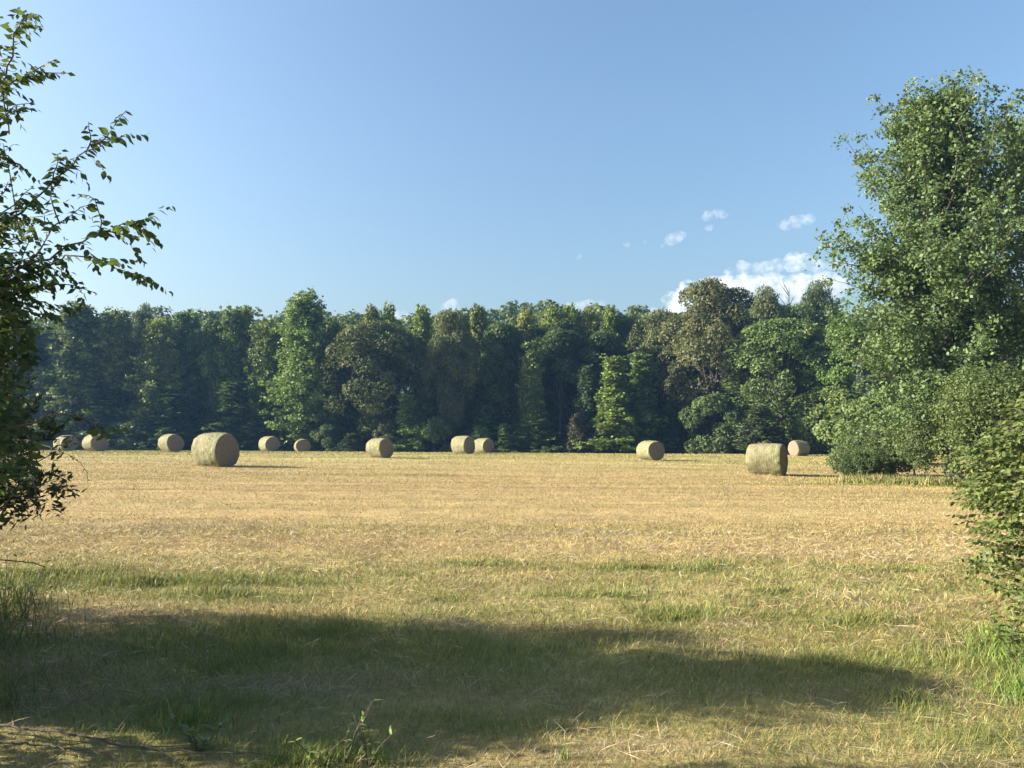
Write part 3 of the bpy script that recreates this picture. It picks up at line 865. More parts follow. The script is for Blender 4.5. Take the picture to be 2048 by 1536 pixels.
DRY = np.array([[.39, .29, .14], [.35, .25, .12], [.43, .34, .185], [.32, .23, .12], [.375, .295, .135], [.29, .205, .11]])
LIV = np.array([[.13, .16, .045], [.19, .21, .055], [.11, .14, .04], [.26, .245, .075], [.15, .185, .055], [.31, .275, .09]])
THC = np.array([[.34, .28, .20], [.27, .21, .15], [.42, .36, .27], [.22, .17, .12]])
def blade_colors(g, t, n):
    c = DRY[RNG.integers(0, len(DRY), n)]
    isg = RNG.random(n) < np.clip(g * 1.15, 0, .96)
    cg = LIV[RNG.integers(0, len(LIV), n)]
    ist = RNG.random(n) < t * .8
    c = np.where(isg[:, None], cg, c)
    c = np.where((ist & ~isg)[:, None], THC[RNG.integers(0, len(THC), n)], c)
    return c * RNG.uniform(.8, 1.18, (n, 1)), isg, ist

def grass_band(name, y0, y1, n, segs, wmin, wk, hk, label, margin=.06):
    x, y = in_view(n, y0 * (1 if y0 < 5 else .84), y1 * 1.16, margin)
    g, t, s = field_masks(x, y)
    edge = (1 - sstep(y1 * .84, y1 * 1.16, y)) * (1 if y0 < 5 else sstep(y0 * .84, y0 * 1.16, y))
    keep = (RNG.random(n) > s * .8) & (RNG.random(n) < edge)
    x, y, g, t = x[keep], y[keep], g[keep], t[keep]; n = len(x)
    c, isg, ist = blade_colors(g, t, n)
    c = c * streaks(x, y)[:, None] * far_tint(y)
    tuft = fnoise(x * 5, y * 5, 91, 2)
    h = hk * (.022 + .035 * RNG.random(n) + .035 * tuft * (.3 + g)) * np.where(isg, 1.0 + .8 * g, 1.0)
    lean = np.where(isg, RNG.uniform(.25, 1.2, n), RNG.uniform(.5, 1.5, n))
    az = RNG.uniform(0, 2 * np.pi, n) * .75 + 6 * fnoise(x * 2, y * 2, 95, 2)
    d = np.hypot(x, y)
    w = np.maximum(wmin, wk * d) * RNG.uniform(.6, 1.3, n)
    V, F, cf = blades(x, y, h, w, lean, az, c, segs)
    o = link(name, mesh_np(name, V, F, M_BLADE, None, cf))
    return tag(o, label, 'grass', None, 'stuff')
grass_band('mown_grass', 3.3, 7.2, 150000, 2, .0035, .0007, .95, 'matted dry and green grass of the near ground, blade by blade', .12)
grass_band('mown_grass', 7.2, 15, 250000, 1, .006, .0009, 1.0, 'short mown grass and stubble of the middle of the field')
grass_band('mown_grass', 15, 36, 250000, 1, .010, .0008, 1.1, 'straw stubble of the field in front of the nearest bales')
grass_band('mown_grass', 36, 82, 150000, 1, .025, .0009, 1.7, 'far stubble of the field around the bales')

def straw_litter(name, y0, y1, n, label):
    x, y = in_view(n, y0, y1, .1)
    g, t, s = field_masks(x, y)
    keep = RNG.random(n) < (.25 + .75 * t) * (1 - .5 * g)
    x, y, t = x[keep], y[keep], t[keep]; n = len(x)
    L = RNG.uniform(.08, .26, n); d = np.hypot(x, y)
    az = RNG.normal(0.2, .9, n) + 5 * fnoise(x * .8, y * .8, 33, 2)
    B = np.stack([x, y, terrain(x, y) + RNG.uniform(.012, .055, n)], 1)
    A = np.stack([np.cos(az), np.sin(az), RNG.normal(0, .16, n)], 1)
    Nn = np.stack([RNG.normal(0, .4, n), RNG.normal(0, .4, n), np.ones(n)], 1)
    V, F = leaf_quads(B, Nn, L, np.maximum(.0035, .0007 * d), RNG, A, .04)
    c = np.concatenate([DRY[[0, 2, 2]], THC[[0, 2]]])[RNG.integers(0, 5, n)] * RNG.uniform(.8, 1.25, (n, 1))
    tag(link(name, mesh_np(name, V, F, M_STRAW, None, c)), label, 'straw', None, 'stuff')
straw_litter('straw_litter', 3.2, 14, 60000, 'loose cut straws lying over the near ground')

def tall_grass(name, spots, label, hmin, hmax, dens, pal, wk=.0011):
    xs = []; ys = []
    for px, py, rx, ry in spots:
        c = gp(px, py); n = int(dens * rx * ry * 3.1)
        r = np.abs(RNG.normal(0, .55, n)); a = RNG.uniform(0, 6.28, n)
        xs.append(c[0] + rx * r * np.cos(a)); ys.append(c[1] + ry * r * np.sin(a))
    x = np.concatenate(xs); y = np.concatenate(ys); n = len(x)
    d = np.hypot(x, y)
    h = RNG.uniform(hmin, hmax, n) * (.55 + .7 * fnoise(x * 3, y * 3, 12, 2))
    c = pal[RNG.integers(0, len(pal), n)] * RNG.uniform(.7, 1.25, (n, 1))
    V, F, cf = blades(x, y, h, np.maximum(.004, wk * d) * RNG.uniform(.6, 1.3, n), RNG.uniform(.05, .75, n), RNG.uniform(0, 6.28, n), c, 2)
    tag(link(name, mesh_np(name, V, F, M_BLADE, None, cf)), label, 'grass', None, 'stuff')
tall_grass('long_grass', [(1760, 966, 2.4, 1.5), (1830, 968, 2.4, 1.4), (1900, 970, 2.2, 1.3)], 'strip of long green grass in front of the bushes below the sweetgum', .10, .42, 190, np.concatenate([LIV, LIV[:2], DRY[[1, 3]]]))
tall_grass('long_grass', [(280, 1165, 2.0, .32), (110, 1152, 1.0, .35), (440, 1190, .6, .2)], 'band of longer green grass where the shade ends on the left', .05, .11, 900, LIV)
tall_grass('long_grass', [(2030, 1330, .35, .55), (2050, 1400, .35, .35), (2010, 1290, .25, .4)], 'fresh long grass at the foot of the near shrub on the right', .07, .20, 1100, np.array([[.13, .21, .04], [.19, .26, .06], [.10, .17, .035]]))
tall_grass('long_grass', [(30, 1210, .4, .45), (-40, 1300, .5, .5), (10, 1420, .25, .3), (-30, 1250, .6, .7)], 'long dark grass at the left frame edge in shade', .12, .34, 420, LIV[:3] * .8)
tall_grass('long_grass', [(640, 1520, .35, .14), (760, 1525, .25, .1), (560, 1530, .25, .1), (380, 1450, .35, .2), (1130, 1520, .12, .08)], 'tufts of fresh green grass at the bottom edge, left of centre', .05, .13, 1500, np.array([[.14, .20, .04], [.22, .26, .06], [.11, .17, .035]]))
tall_grass('long_grass', [(1340, 1238, .35, .2), (960, 1132, .6, .12), (1220, 1190, .5, .1), (885, 1200, .28, .08), (1290, 1136, .7, .12), (1800, 1142, .8, .12), (1560, 1182, .3, .1), (1720, 1240, .3, .15), (1790, 1400, .15, .15)],
           'scattered clumps of greener grass on the sunlit stubble', .03, .075, 1000, LIV)

# ------------------------------------------------------------------ leaves for the near plants
def leaf_shape(seed, L=1.0, W=.5, fold=.12, curl=.10, simple=False):
    """ovate pointed leaf along +Y, lying in XY, folded along its midrib"""
    t = [0, .22, .5, .78, 1.0]
    ww = [0.02, .40, .5, .30, 0.0]
    if simple:
        f_ = fold * W * .5
        return np.array([(0, 0, 0), (-W * .5, .42 * L, f_), (0, L, -curl * L), (W * .5, .42 * L, f_)]), np.array([(0, 3, 2, 1)])
    V = []; F = []
    rs = np.random.default_rng(seed)
    for tt, w in zip(t, ww):
        zc = -curl * tt * tt * L
        k = w * W * (1 + rs.normal() * .06)
        V += [(-k, tt * L, zc + fold * k * 1.6), (0, tt * L, zc), (k, tt * L, zc + fold * k * 1.6)]
    for q in range(len(t) - 1):
        a = q * 3
        F += [(a, a + 1, a + 4, a + 3), (a + 1, a + 2, a + 5, a + 4)]
    return np.array(V), np.array(F)

def leaf_object_mesh(name, seed, mat, **kw):
    V, F = leaf_shape(seed, **kw)
    return mesh_np(name, V, F, mat, np.full(len(F), .25 + .5 * ((seed * 37) % 10) / 10))

def basis(axis, normal):
    a = Vector([float(v) for v in axis]).normalized(); n = Vector([float(v) for v in normal])
    n = (n - a * n.dot(a))
    if n.length < 1e-5: n = a.orthogonal()
    n.normalize(); x = a.cross(n)
    return Matrix(((x.x, a.x, n.x), (x.y, a.y, n.y), (x.z, a.z, n.z)))

def merged_leaves(items, shape, mat, name):
    """items: (pos, axis, normal, size) -> one mesh"""
    V0, F0 = shape
    P = np.array([i[0] for i in items]); A = unit(np.array([i[1] for i in items])); Nn = np.array([i[2] for i in items]); s = np.array([i[3] for i in items])
    Nn = unit(Nn - (Nn * A).sum(1, keepdims=True) * A); Xx = np.cross(A, Nn)
    V = P[:, None] + s[:, None, None] * (V0[None, :, 0:1] * Xx[:, None] + V0[None, :, 1:2] * A[:, None] + V0[None, :, 2:3] * Nn[:, None])
    n = len(items); k = len(V0)
    F = (F0[None] + (np.arange(n) * k)[:, None, None]).reshape(-1, 4)
    return mesh_np(name, V.reshape(-1, 3), F, mat, np.repeat(np.random.default_rng(4).random(n), len(F0)))

def place_leaves(items, meshes, parent, color, rs, vary=.25):
    for q, (p, a, n, s) in enumerate(items):
        o = link('leaf', meshes[q % len(meshes)], parent)
        k = 1 + rs.normal() * vary * .6
        o.color = (color[0] * max(.5, k) * rs.uniform(.9, 1.25), color[1] * max(.5, k), color[2] * max(.5, k), 1)
        o.matrix_local = Matrix.Translation(Vector([float(v) for v in p])) @ (basis(a, n) * float(s)).to_4x4()

def twig_leaves(P, rs, step, size, start=.12, drop=.35, side_mix=.75):
    """alternate leaves in two ranks along a twig"""
    P = np.asarray(P, float)
    seg = np.linalg.norm(np.diff(P, axis=0), axis=1); L = seg.sum(); cum = np.concatenate([[0], np.cumsum(seg)])
    out = []; s = L * start; sgn = 1
    while s < L:
        j = min(len(seg) - 1, int(np.searchsorted(cum, s) - 1)); j = max(j, 0)
        f = (s - cum[j]) / max(seg[j], 1e-6)
        p = P[j] + (P[j + 1] - P[j]) * f
        t = unit(P[j + 1] - P[j])
        sd = unit(np.cross(t, [0, 0, 1]) + rs.normal(size=3) * .15) * sgn
        ax = unit(t * .55 + sd * side_mix + np.array([0, 0, -drop]) + rs.normal(size=3) * .22)
        nr = unit(np.array([-.15, -.45, .75]) + rs.normal(size=3) * .75 + t * .2)
        frac = s / L
        sz = size * (1.08 - .5 * frac ** 3) * rs.uniform(.8, 1.2)
        out.append((p, ax, nr, sz))
        sgn *= -1; s += step * rs.uniform(.75, 1.25)
    return out

def resample(P, n):
    P = np.asarray(P, float); seg = np.linalg.norm(np.diff(P, axis=0), axis=1); c = np.concatenate([[0], np.cumsum(seg)])
    s = np.linspace(0, c[-1], n)
    return np.stack([np.interp(s, c, P[:, k]) for k in range(3)], 1)

# ------------------------------------------------------------------ the elm whose branches hang in from the left
ELM_AT = np.array([-3.0, 3.4, float(terrain(-3.0, 3.4))])
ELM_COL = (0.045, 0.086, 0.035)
def elm():
    rs = np.random.default_rng(12)
    root = empty('elm_tree', ELM_AT)
    tb = Tubes()
    TP = np.array([[0, 0, -.15], [.03, .02, .8], [-.05, .05, 1.7], [.05, .0, 2.6], [.1, .05, 3.5], [.22, .0, 4.3]])
    tb.add(resample(TP, 12), np.linspace(.07, .012, 12), 8)
    link('trunk', tb.mesh('trunk', M_TWIG), root)
    meshes = [leaf_object_mesh('leaf', s, M_LEAF, W=.52 + .04 * (s % 3), fold=.10 + .05 * (s % 2), curl=.08 + .05 * (s % 3)) for s in range(1, 6)]
    B = [ # polylines in picture pixels, at a distance
     (3.5, [(-160, 420), (-30, 230), (5, 165), (26, 112), (25, 75), (44, 42), (57, 27), (74, 27)]),
     (3.45, [(5, 190), (27, 160), (60, 146), (87, 129), (114, 121)]),
     (3.45, [(40, 158), (72, 150), (100, 147), (141, 142)]),
     (3.55, [(-140, 300), (-30, 260), (10, 235), (30, 210), (56, 205)]),
     (3.5, [(-140, 360), (-40, 310), (5, 312), (30, 325), (49, 336)]),
     (3.6, [(-170, 560), (0, 452), (68, 403), (100, 369), (173, 305), (214, 284), (252, 269)]),
     (3.55, [(196, 292), (214, 270), (228, 246), (250, 220)]),
     (3.6, [(172, 308), (180, 285), (178, 243)]),
     (3.6, [(100, 372), (112, 340), (118, 310)]),
     (3.5, [(-150, 640), (65, 520), (95, 470), (122, 445), (150, 425), (178, 408)]),
     (3.5, [(118, 447), (105, 420), (100, 372)]),
     (3.45, [(-140, 600), (90, 520), (140, 490), (196, 470), (255, 447), (284, 438), (309, 433)]),
     (3.45, [(196, 470), (202, 440), (196, 405), (178, 392), (158, 387)]),
     (3.45, [(206, 464), (240, 466), (276, 471)]),
     (3.4, [(-130, 620), (100, 530), (135, 512), (180, 512), (225, 530), (260, 545), (288, 552)]),
     (3.5, [(-120, 660), (60, 575), (125, 566), (160, 577), (192, 586)]),
     (3.5, [(-100, 640), (30, 580), (65, 595), (88, 606), (108, 618)]),
     (3.4, [(-60, 680), (20, 610), (60, 625), (86, 632), (106, 624)]),
     (3.5, [(-100, 520), (10, 420), (40, 395), (70, 375)]),
     (3.6, [(-100, 480), (0, 395), (15, 365)]),
     (3.4, [(-80, 880), (40, 850), (95, 831), (135, 828), (160, 833), (186, 850), (215, 858), (252, 858)]),
     (3.4, [(186, 850), (200, 868), (222, 876)]),
    ]
    items_all = []
    for bi, (D, pl) in enumerate(B):
        P = np.array([at(x, y, D * .94 + .10 * math.sin(k * 1.3 + bi)) for k, (x, y) in enumerate(pl)]) - ELM_AT
        if pl[0][0] < -50:
            zt = max(.6, min(4.0, P[0][2] - .5))
            tp = np.array([np.interp(zt, TP[:, 2], TP[:, 0]), np.interp(zt, TP[:, 2], TP[:, 1]), zt])
            P = np.vstack([tp, P])
        n = max(6, int(np.linalg.norm(np.diff(P, axis=0), axis=1).sum() / .06))
        P = resample(P, n) + rs.normal(size=(n, 3)) * .004
        tb = Tubes(); tb.add(P, np.linspace(.011 if pl[0][0] < -50 else .004, .0014, n), 5)
        br = link('branch', tb.mesh('branch', M_TWIG), root)
        bare = bi == 20
        it = twig_leaves(P, rs, .018, .047, .86 if bare else (.34 if pl[0][0] < -50 else .05), .5)
        if pl[0][0] < -50 and not bare:   # side twiglets
            for q in range(int(n * .75)):
                j = rs.integers(int(n * .3), n - 1); t = unit(P[j] - P[j - 1])
                d = unit(t * .8 + rs.normal(size=3) * .6 + np.array([0, 0, -.1])); Lq = rs.uniform(.07, .2)
                it += twig_leaves([P[j], P[j] + d * Lq * .5, P[j] + d * Lq + np.array([0, 0, -.03])], rs, .020, .042, .1, .5)
        items_all.append((br, it))
    # choose the leaves that show largest: those standing free at the right of the branches
    flat = []
    for br, it in items_all:
        for l in it:
            q = project(np.asarray(l[0]) + ELM_AT)
            flat.append((q[0], br, l))
    vis = [f for f in flat if f[0] > 8]
    vis.sort(key=lambda f: -f[0])
    own = vis[:300]; ids = {id(f[2]) for f in own}
    by = {}
    for f in own: by.setdefault(f[1].name, (f[1], []))[1].append(f[2])
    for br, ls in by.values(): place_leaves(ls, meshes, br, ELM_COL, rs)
    rest = [f[2] for f in flat if id(f[2]) not in ids]
    # leafy mass near the trunk, its edge close to the frame
    def mass_ok(w):
        q = project(w)
        lim = np.interp(q[1], [0, 330, 400, 480, 600, 660, 780, 850, 900, 960, 1000], [40, 40, 60, 110, 105, 100, 95, 90, 85, 70, 60])
        return q[0] < lim + rs.normal() * 10
    tb = Tubes()
    for q in range(420):
        D = rs.uniform(3.1, 4.0)
        if q < 50: e = (rs.uniform(-120, 28), rs.uniform(90, 330))
        elif q < 190: e = (rs.uniform(-150, 95) , rs.uniform(430, 660))
        else:
            e = (rs.uniform(-150, 80), rs.uniform(600, 960))
        E = at(e[0], e[1], D) - ELM_AT
        zt = max(.5, min(4.0, E[2] - .35)); tp = np.array([np.interp(zt, TP[:, 2], TP[:, 0]), np.interp(zt, TP[:, 2], TP[:, 1]), zt])
        dv = unit(E - tp + rs.normal(size=3) * .3); Lq = rs.uniform(.25, .5)
        P = resample([E - dv * Lq, E - dv * Lq * .4 + (0, 0, .03), E], 7)
        tb.add(P, np.linspace(.004, .0015, 7), 4)
        rest += [l for l in twig_leaves(P, rs, .022, .054, .05, .6) if mass_ok(np.asarray(l[0]) + ELM_AT)]
    link('twigs', tb.mesh('twigs', M_TWIG), root)['kind'] = 'stuff'
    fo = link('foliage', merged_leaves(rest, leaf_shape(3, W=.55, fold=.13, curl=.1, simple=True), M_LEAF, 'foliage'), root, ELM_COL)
    fo['kind'] = 'stuff'
    tag(root, 'leafy elm whose branches hang into the picture at the left edge', 'tree')
elm()

# a vine with small leaves drooping over the field beside it
def droop_vine():
    rs = np.random.default_rng(8)
    P = np.array([at(-20, 880, 4.6), at(60, 880, 4.5), at(122, 903, 4.4), at(150, 915, 4.4), at(166, 930, 4.4), at(178, 952, 4.4), at(176, 968, 4.4)])
    base = np.array([-3.9, 4.75, float(terrain(-3.9, 4.75))])
    root = empty('drooping_vine', base)
    P = np.vstack([[-3.9, 4.75, base[2]], [-3.85, 4.75, 1.0], P]) - base
    P = resample(P, 40)
    tb = Tubes(); tb.add(P, np.linspace(.006, .0013, 40), 5); link('stem', tb.mesh('stem', M_TWIG), root)
    ms = [leaf_object_mesh('leaf', s, M_LEAF, W=.5) for s in (11, 12)]
    it = [l for l in twig_leaves(P, rs, .026, .030, .72, .5)]
    place_leaves(it, ms, root, (0.05, 0.06, 0.03), rs)
    tag(root, 'thin drooping vine with small dark leaves hanging before the second bale', 'vine')
droop_vine()

# ------------------------------------------------------------------ broad-leaved sapling in the shade at the left edge
def near_shrub(name, base, H, R, seed, color, label, n_twigs, leaf, own, W=.5, shape='dome', xlim=None, cat='shrub', tw=(.18, .42), step=.03):
    rs = np.random.default_rng(seed)
    z0 = float(terrain(base[0], base[1]))
    b = np.array([base[0], base[1], z0])
    root = empty(name, b)
    items = []; twt = Tubes()
    stems = []
    for q in range(7):
        a = rs.uniform(0, 6.28); r = R * .55 * math.sqrt(rs.random())
        P = resample([(math.cos(a) * .06, math.sin(a) * .06, -.05), (math.cos(a) * r * .5, math.sin(a) * r * .5, H * .45), (math.cos(a) * r, math.sin(a) * r, H * rs.uniform(.7, .95))], 9)
        tb = Tubes(); tb.add(P, np.linspace(.02, .004, 9), 6); link('stem', tb.mesh('stem', M_TWIG), root); stems.append(P)
    for q in range(n_twigs):
        d = sphere_dirs(rs, 1)[0]
        if shape == 'dome':
            d[2] = d[2] if rs.random() < .6 else abs(d[2])
            rr = rs.uniform(.55, 1.0) ** .5 * (1 + .16 * math.sin(d[0] * 6 + seed) * math.cos(d[2] * 7))
            E = np.array([d[0] * R * rr, d[1] * R * rr, H * .48 + d[2] * H * .5 * rr])
        E[2] = max(E[2], .12)
        st = stems[rs.integers(0, len(stems))]; c = st[np.argmin(np.abs(st[:, 2] - (E[2] - .2)))]
        dv = unit(E - c + np.array([0, 0, .15])); Lq = rs.uniform(*tw)
        P = resample([E - dv * Lq, E - dv * Lq * .5 + np.array([0, 0, .03]), E + np.array([0, 0, -.02])], 6)
        twt.add(P[::2], np.linspace(.004, .0015, 3), 3)
        items += twig_leaves(P, rs, step, leaf, .05, .45, .8)
    if xlim is not None:
        items = [l for l in items if xlim(project(np.asarray(l[0]) + b))]
    vis = []
    for l in items:
        w = np.asarray(l[0]) + b
        q = project(w)
        if 0 < q[0] < 2048 and 0 < q[1] < 1536: vis.append((np.linalg.norm(w - np.array([0, 0, EYE])), l))
    vis.sort(key=lambda v: v[0])
    own_l = [v[1] for v in vis[:own]]; ids = {id(l) for l in own_l}
    ms = [leaf_object_mesh('leaf', s + seed, M_LEAF_GLOSSY, W=W, curl=.06 + .05 * (s % 3)) for s in range(4)]
    place_leaves(own_l, ms, root, color, rs)
    rest = [l for l in items if id(l) not in ids]
    if rest:
        fo = link('foliage', merged_leaves(rest, leaf_shape(3 + seed, W=W, simple=True), M_LEAF_GLOSSY, 'foliage'), root, color); fo['kind'] = 'stuff'
    t_ = link('twigs', twt.mesh('twigs', M_TWIG), root); t_['kind'] = 'stuff'
    tag(root, label, cat)
    return root
near_shrub('leafy_shrub', (5.22, 6.3), 2.2, 1.45, 61, (0.088, 0.125, 0.036), 'near leafy shrub at the right frame edge, sunlit, reaching over the stubble', 2100, .070, 300, .46, step=.024)
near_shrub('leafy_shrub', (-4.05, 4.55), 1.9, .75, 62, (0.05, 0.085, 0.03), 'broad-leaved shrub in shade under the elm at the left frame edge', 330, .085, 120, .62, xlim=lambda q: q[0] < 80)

# ------------------------------------------------------------------ cedars in the hedge on the left
def near_cedar(base, H, R, z_low, seed, label, boughs=160, per=20):
    rs = np.random.default_rng(seed)
    z0 = float(terrain(base[0], base[1])); root = empty('cedar_tree', (base[0], base[1], z0))
    tb = Tubes(); z = np.linspace(-.1, H * .97, 8); tb.add(np.stack([rs.normal(size=8) * .02, rs.normal(size=8) * .02, z], 1), np.linspace(.09, .01, 8), 8)
    CC = []; DD = []
    for q in range(boughs):
        t = (q + rs.random()) / boughs
        zz = z_low + (H - z_low) * t
        L = R * (1 - t) ** .75 * rs.uniform(.65, 1.1) + .08
        az = q * 2.39996 + rs.normal() * .3
        d = np.array([math.cos(az), math.sin(az), .15 + .6 * t])
        n = max(4, int(L / .09)); s = np.linspace(0, 1, n)[:, None]
        P = np.array([0, 0, zz]) + d * L * s + np.array([0, 0, .18]) * L * s ** 2 + rs.normal(size=(n, 3)) * .012
        tb.add(P, np.linspace(.014, .003, n), 4)
        for p, ss in zip(P, s[:, 0]):
            if ss < .25: continue
            for _ in range(3):
                o = rs.normal(size=3) * .07; CC.append(p + o); DD.append(unit(d + o * 8 + np.array([0, 0, .4])))
    CC = np.array(CC); DD = np.array(DD)
    k = np.repeat(np.arange(len(CC)), per); n = len(k)
    P = CC[k] + rs.normal(size=(n, 3)) * .032
    V, F = leaf_quads(P, rs.normal(size=(n, 3)), rs.uniform(.04, .085, n), rs.uniform(.014, .026, n), rs, DD[k] + rs.normal(size=(n, 3)) * .45, .02)
    link('trunk', tb.mesh('trunk', M_TWIG), root)
    link('crown', mesh_np('crown', V, F, M_NEEDLE, rs.random(n)), root, CD)
    tag(root, label, 'tree')
near_cedar((-4.45, 5.35), 2.78, 1.08, .95, 71, 'dark cedar at the left edge, its low boughs against the sunny field')
near_cedar((-6.9, 6.5), 3.3, 1.35, .15, 72, 'second cedar farther left in the hedge, mostly hidden by the elm', 130, 9)

def hedge_bush(x, y, H, R, seed, label):
    rs = np.random.default_rng(seed); z0 = float(terrain(x, y)); root = empty('hedge_bush', (x, y, z0 - .03))
    V, F, r, C = lobed_crown(rs, H, R * .85, 0, 40, .34, 9000, .085, 1.0, 'dome')
    link('stem', trunk_mesh(rs, H, .03, M_BARK, C, .7), root)
    link('foliage', mesh_np('foliage', V, F, M_LEAF, r), root, MG)
    tag(root, label, 'bush', 'hedge bushes past the left frame edge')
hedge_bush(-5.3, 2.9, 2.6, .95, 301, 'hedge bush past the left frame edge, nearest to the camera')
hedge_bush(-6.6, 5.2, 2.1, 1.0, 302, 'hedge bush past the left frame edge, behind the broad-leaved shrub')

# ------------------------------------------------------------------ weeds and fallen twigs
def weed(px, py, H, seed, color, label, nst=3, leaf=.09, nleaf=9, W=.28, spread=.25, dist=None):
    rs = np.random.default_rng(seed)
    g = ground_at(px, py); b = np.array([g[0], g[1], float(terrain(g[0], g[1]))])
    root = empty('weed', b)
    ms = [leaf_object_mesh('leaf', s + seed, M_LEAF_GLOSSY, W=W, curl=.18) for s in range(3)]
    tb = Tubes(); it = []
    for q in range(nst):
        a = rs.uniform(0, 6.28); L = H * rs.uniform(.65, 1.0)
        d = np.array([math.cos(a) * spread, math.sin(a) * spread, 1])
        P = resample([(0, 0, -.02), d * L * .5, d * L + np.array([math.cos(a), math.sin(a), -.3]) * .1 * L], 9) + rs.normal(size=(9, 3)) * .003
        tb.add(P, np.linspace(.004, .0015, 9), 5)
        for k in range(nleaf):
            j = 1 + int(k * 8 / nleaf); az = k * 2.4 + rs.normal() * .3
            ax = np.array([math.cos(az), math.sin(az), rs.uniform(.1, .8)])
            it.append((P[j], ax, np.array([0, 0, 1]) + rs.normal(size=3) * .3, leaf * rs.uniform(.6, 1.15)))
    link('stem', tb.mesh('stem', M_TWIG), root)
    place_leaves(it, ms, root, color, rs)
    tag(root, label, 'weed', 'weeds growing in the stubble')
BRT = (0.14, 0.20, 0.045)
weed(690, 1525, .34, 201, BRT, 'tall sunlit weed with a stalk at the bottom edge left of centre', 3, .06, 9, .22, .35)
weed(735, 1530, .22, 202, BRT, 'bright leafy weed just right of the tall stalk at the bottom edge', 4, .07, 7, .24, .7)
weed(640, 1532, .18, 203, BRT, 'low bright weed left of the tall stalk at the bottom edge', 4, .06, 6, .25, .8)
weed(400, 1500, .20, 204, (0.06, 0.11, 0.03), 'green weed in the shade at the bottom left', 5, .08, 7, .3, .8)
weed(2015, 1300, .40, 205, (0.10, 0.155, 0.04), 'broad-leaved weed below the near shrub, upper one', 7, .085, 11, .34, .4)
weed(2040, 1345, .42, 206, (0.10, 0.155, 0.04), 'broad-leaved weed below the near shrub, lower one at the frame edge', 7, .085, 11, .34, .4)
weed(1995, 1262, .28, 207, (0.10, 0.15, 0.04), 'small weed at the tip of the near shrub above the bare brown patch', 3, .08, 7, .3, .5)
weed(50, 1240, .62, 208, (0.055, 0.09, 0.03), 'tall weed in shade at the left edge, right one', 5, .07, 12, .26, .3)
weed(10, 1225, .7, 209, (0.05, 0.085, 0.03), 'tall weed in shade at the left edge under the thin twig', 5, .07, 12, .26, .3)
weed(75, 1222, .35, 210, (0.06, 0.09, 0.035), 'short weed at the corner where shade meets the sunny stubble', 3, .05, 9, .24, .4)

def fallen(name, pts, r, label, lift=.05):
    P = []
    for px, py in pts:
        g = ground_at(px, py); P.append((g[0], g[1], float(terrain(g[0], g[1])) + lift))
    P = np.array(P); b = P[0].copy()
    root = empty(name, b)
    rs = np.random.default_rng(int(pts[0][1]))
    Q = resample(P - b, 24) + rs.normal(size=(24, 3)) * .008
    tb = Tubes(); tb.add(Q, np.linspace(r, r * .35, 24), 6); link('stem', tb.mesh('stem', M_TWIG), root)
    for k in range(4):
        j = rs.integers(5, 20); d = unit(Q[j + 1] - Q[j]) + rs.normal(size=3) * .5; d[2] = abs(d[2]) * .3
        tb = Tubes(); tb.add([Q[j], Q[j] + d * .12, Q[j] + d * .2 + (0, 0, .01)], [r * .5, r * .35, r * .2], 5); link('side_twig', tb.mesh('side_twig', M_TWIG), root)
    tag(root, label, 'twig')
fallen('fallen_branch', [(-30, 1466), (60, 1478), (150, 1490), (260, 1512), (420, 1528), (560, 1534)], .008, 'thin dark fallen branch lying across the bottom left corner')
fallen('fallen_branch', [(-40, 1500), (60, 1508), (160, 1520), (230, 1534)], .006, 'short dark fallen twig below the longer one in the bottom left corner')

def bare_twig():
    P = np.array([at(-60, 1122, 5.2), at(0, 1119, 5.1), at(60, 1125, 5.0), at(86, 1128, 5.0), at(90, 1134, 5.0)])
    b = np.array([-4.0, 5.3, float(terrain(-4.0, 5.3))]); root = empty('bare_twig', b)
    P = resample(np.vstack([b, [-3.95, 5.25, .6], P]) - b, 20)
    tb = Tubes(); tb.add(P, np.linspace(.008, .003, 20), 5); link('stem', tb.mesh('stem', M_TWIG), root)
    tag(root, 'bare thin twig sticking out over the field at the left edge', 'twig')
bare_twig()

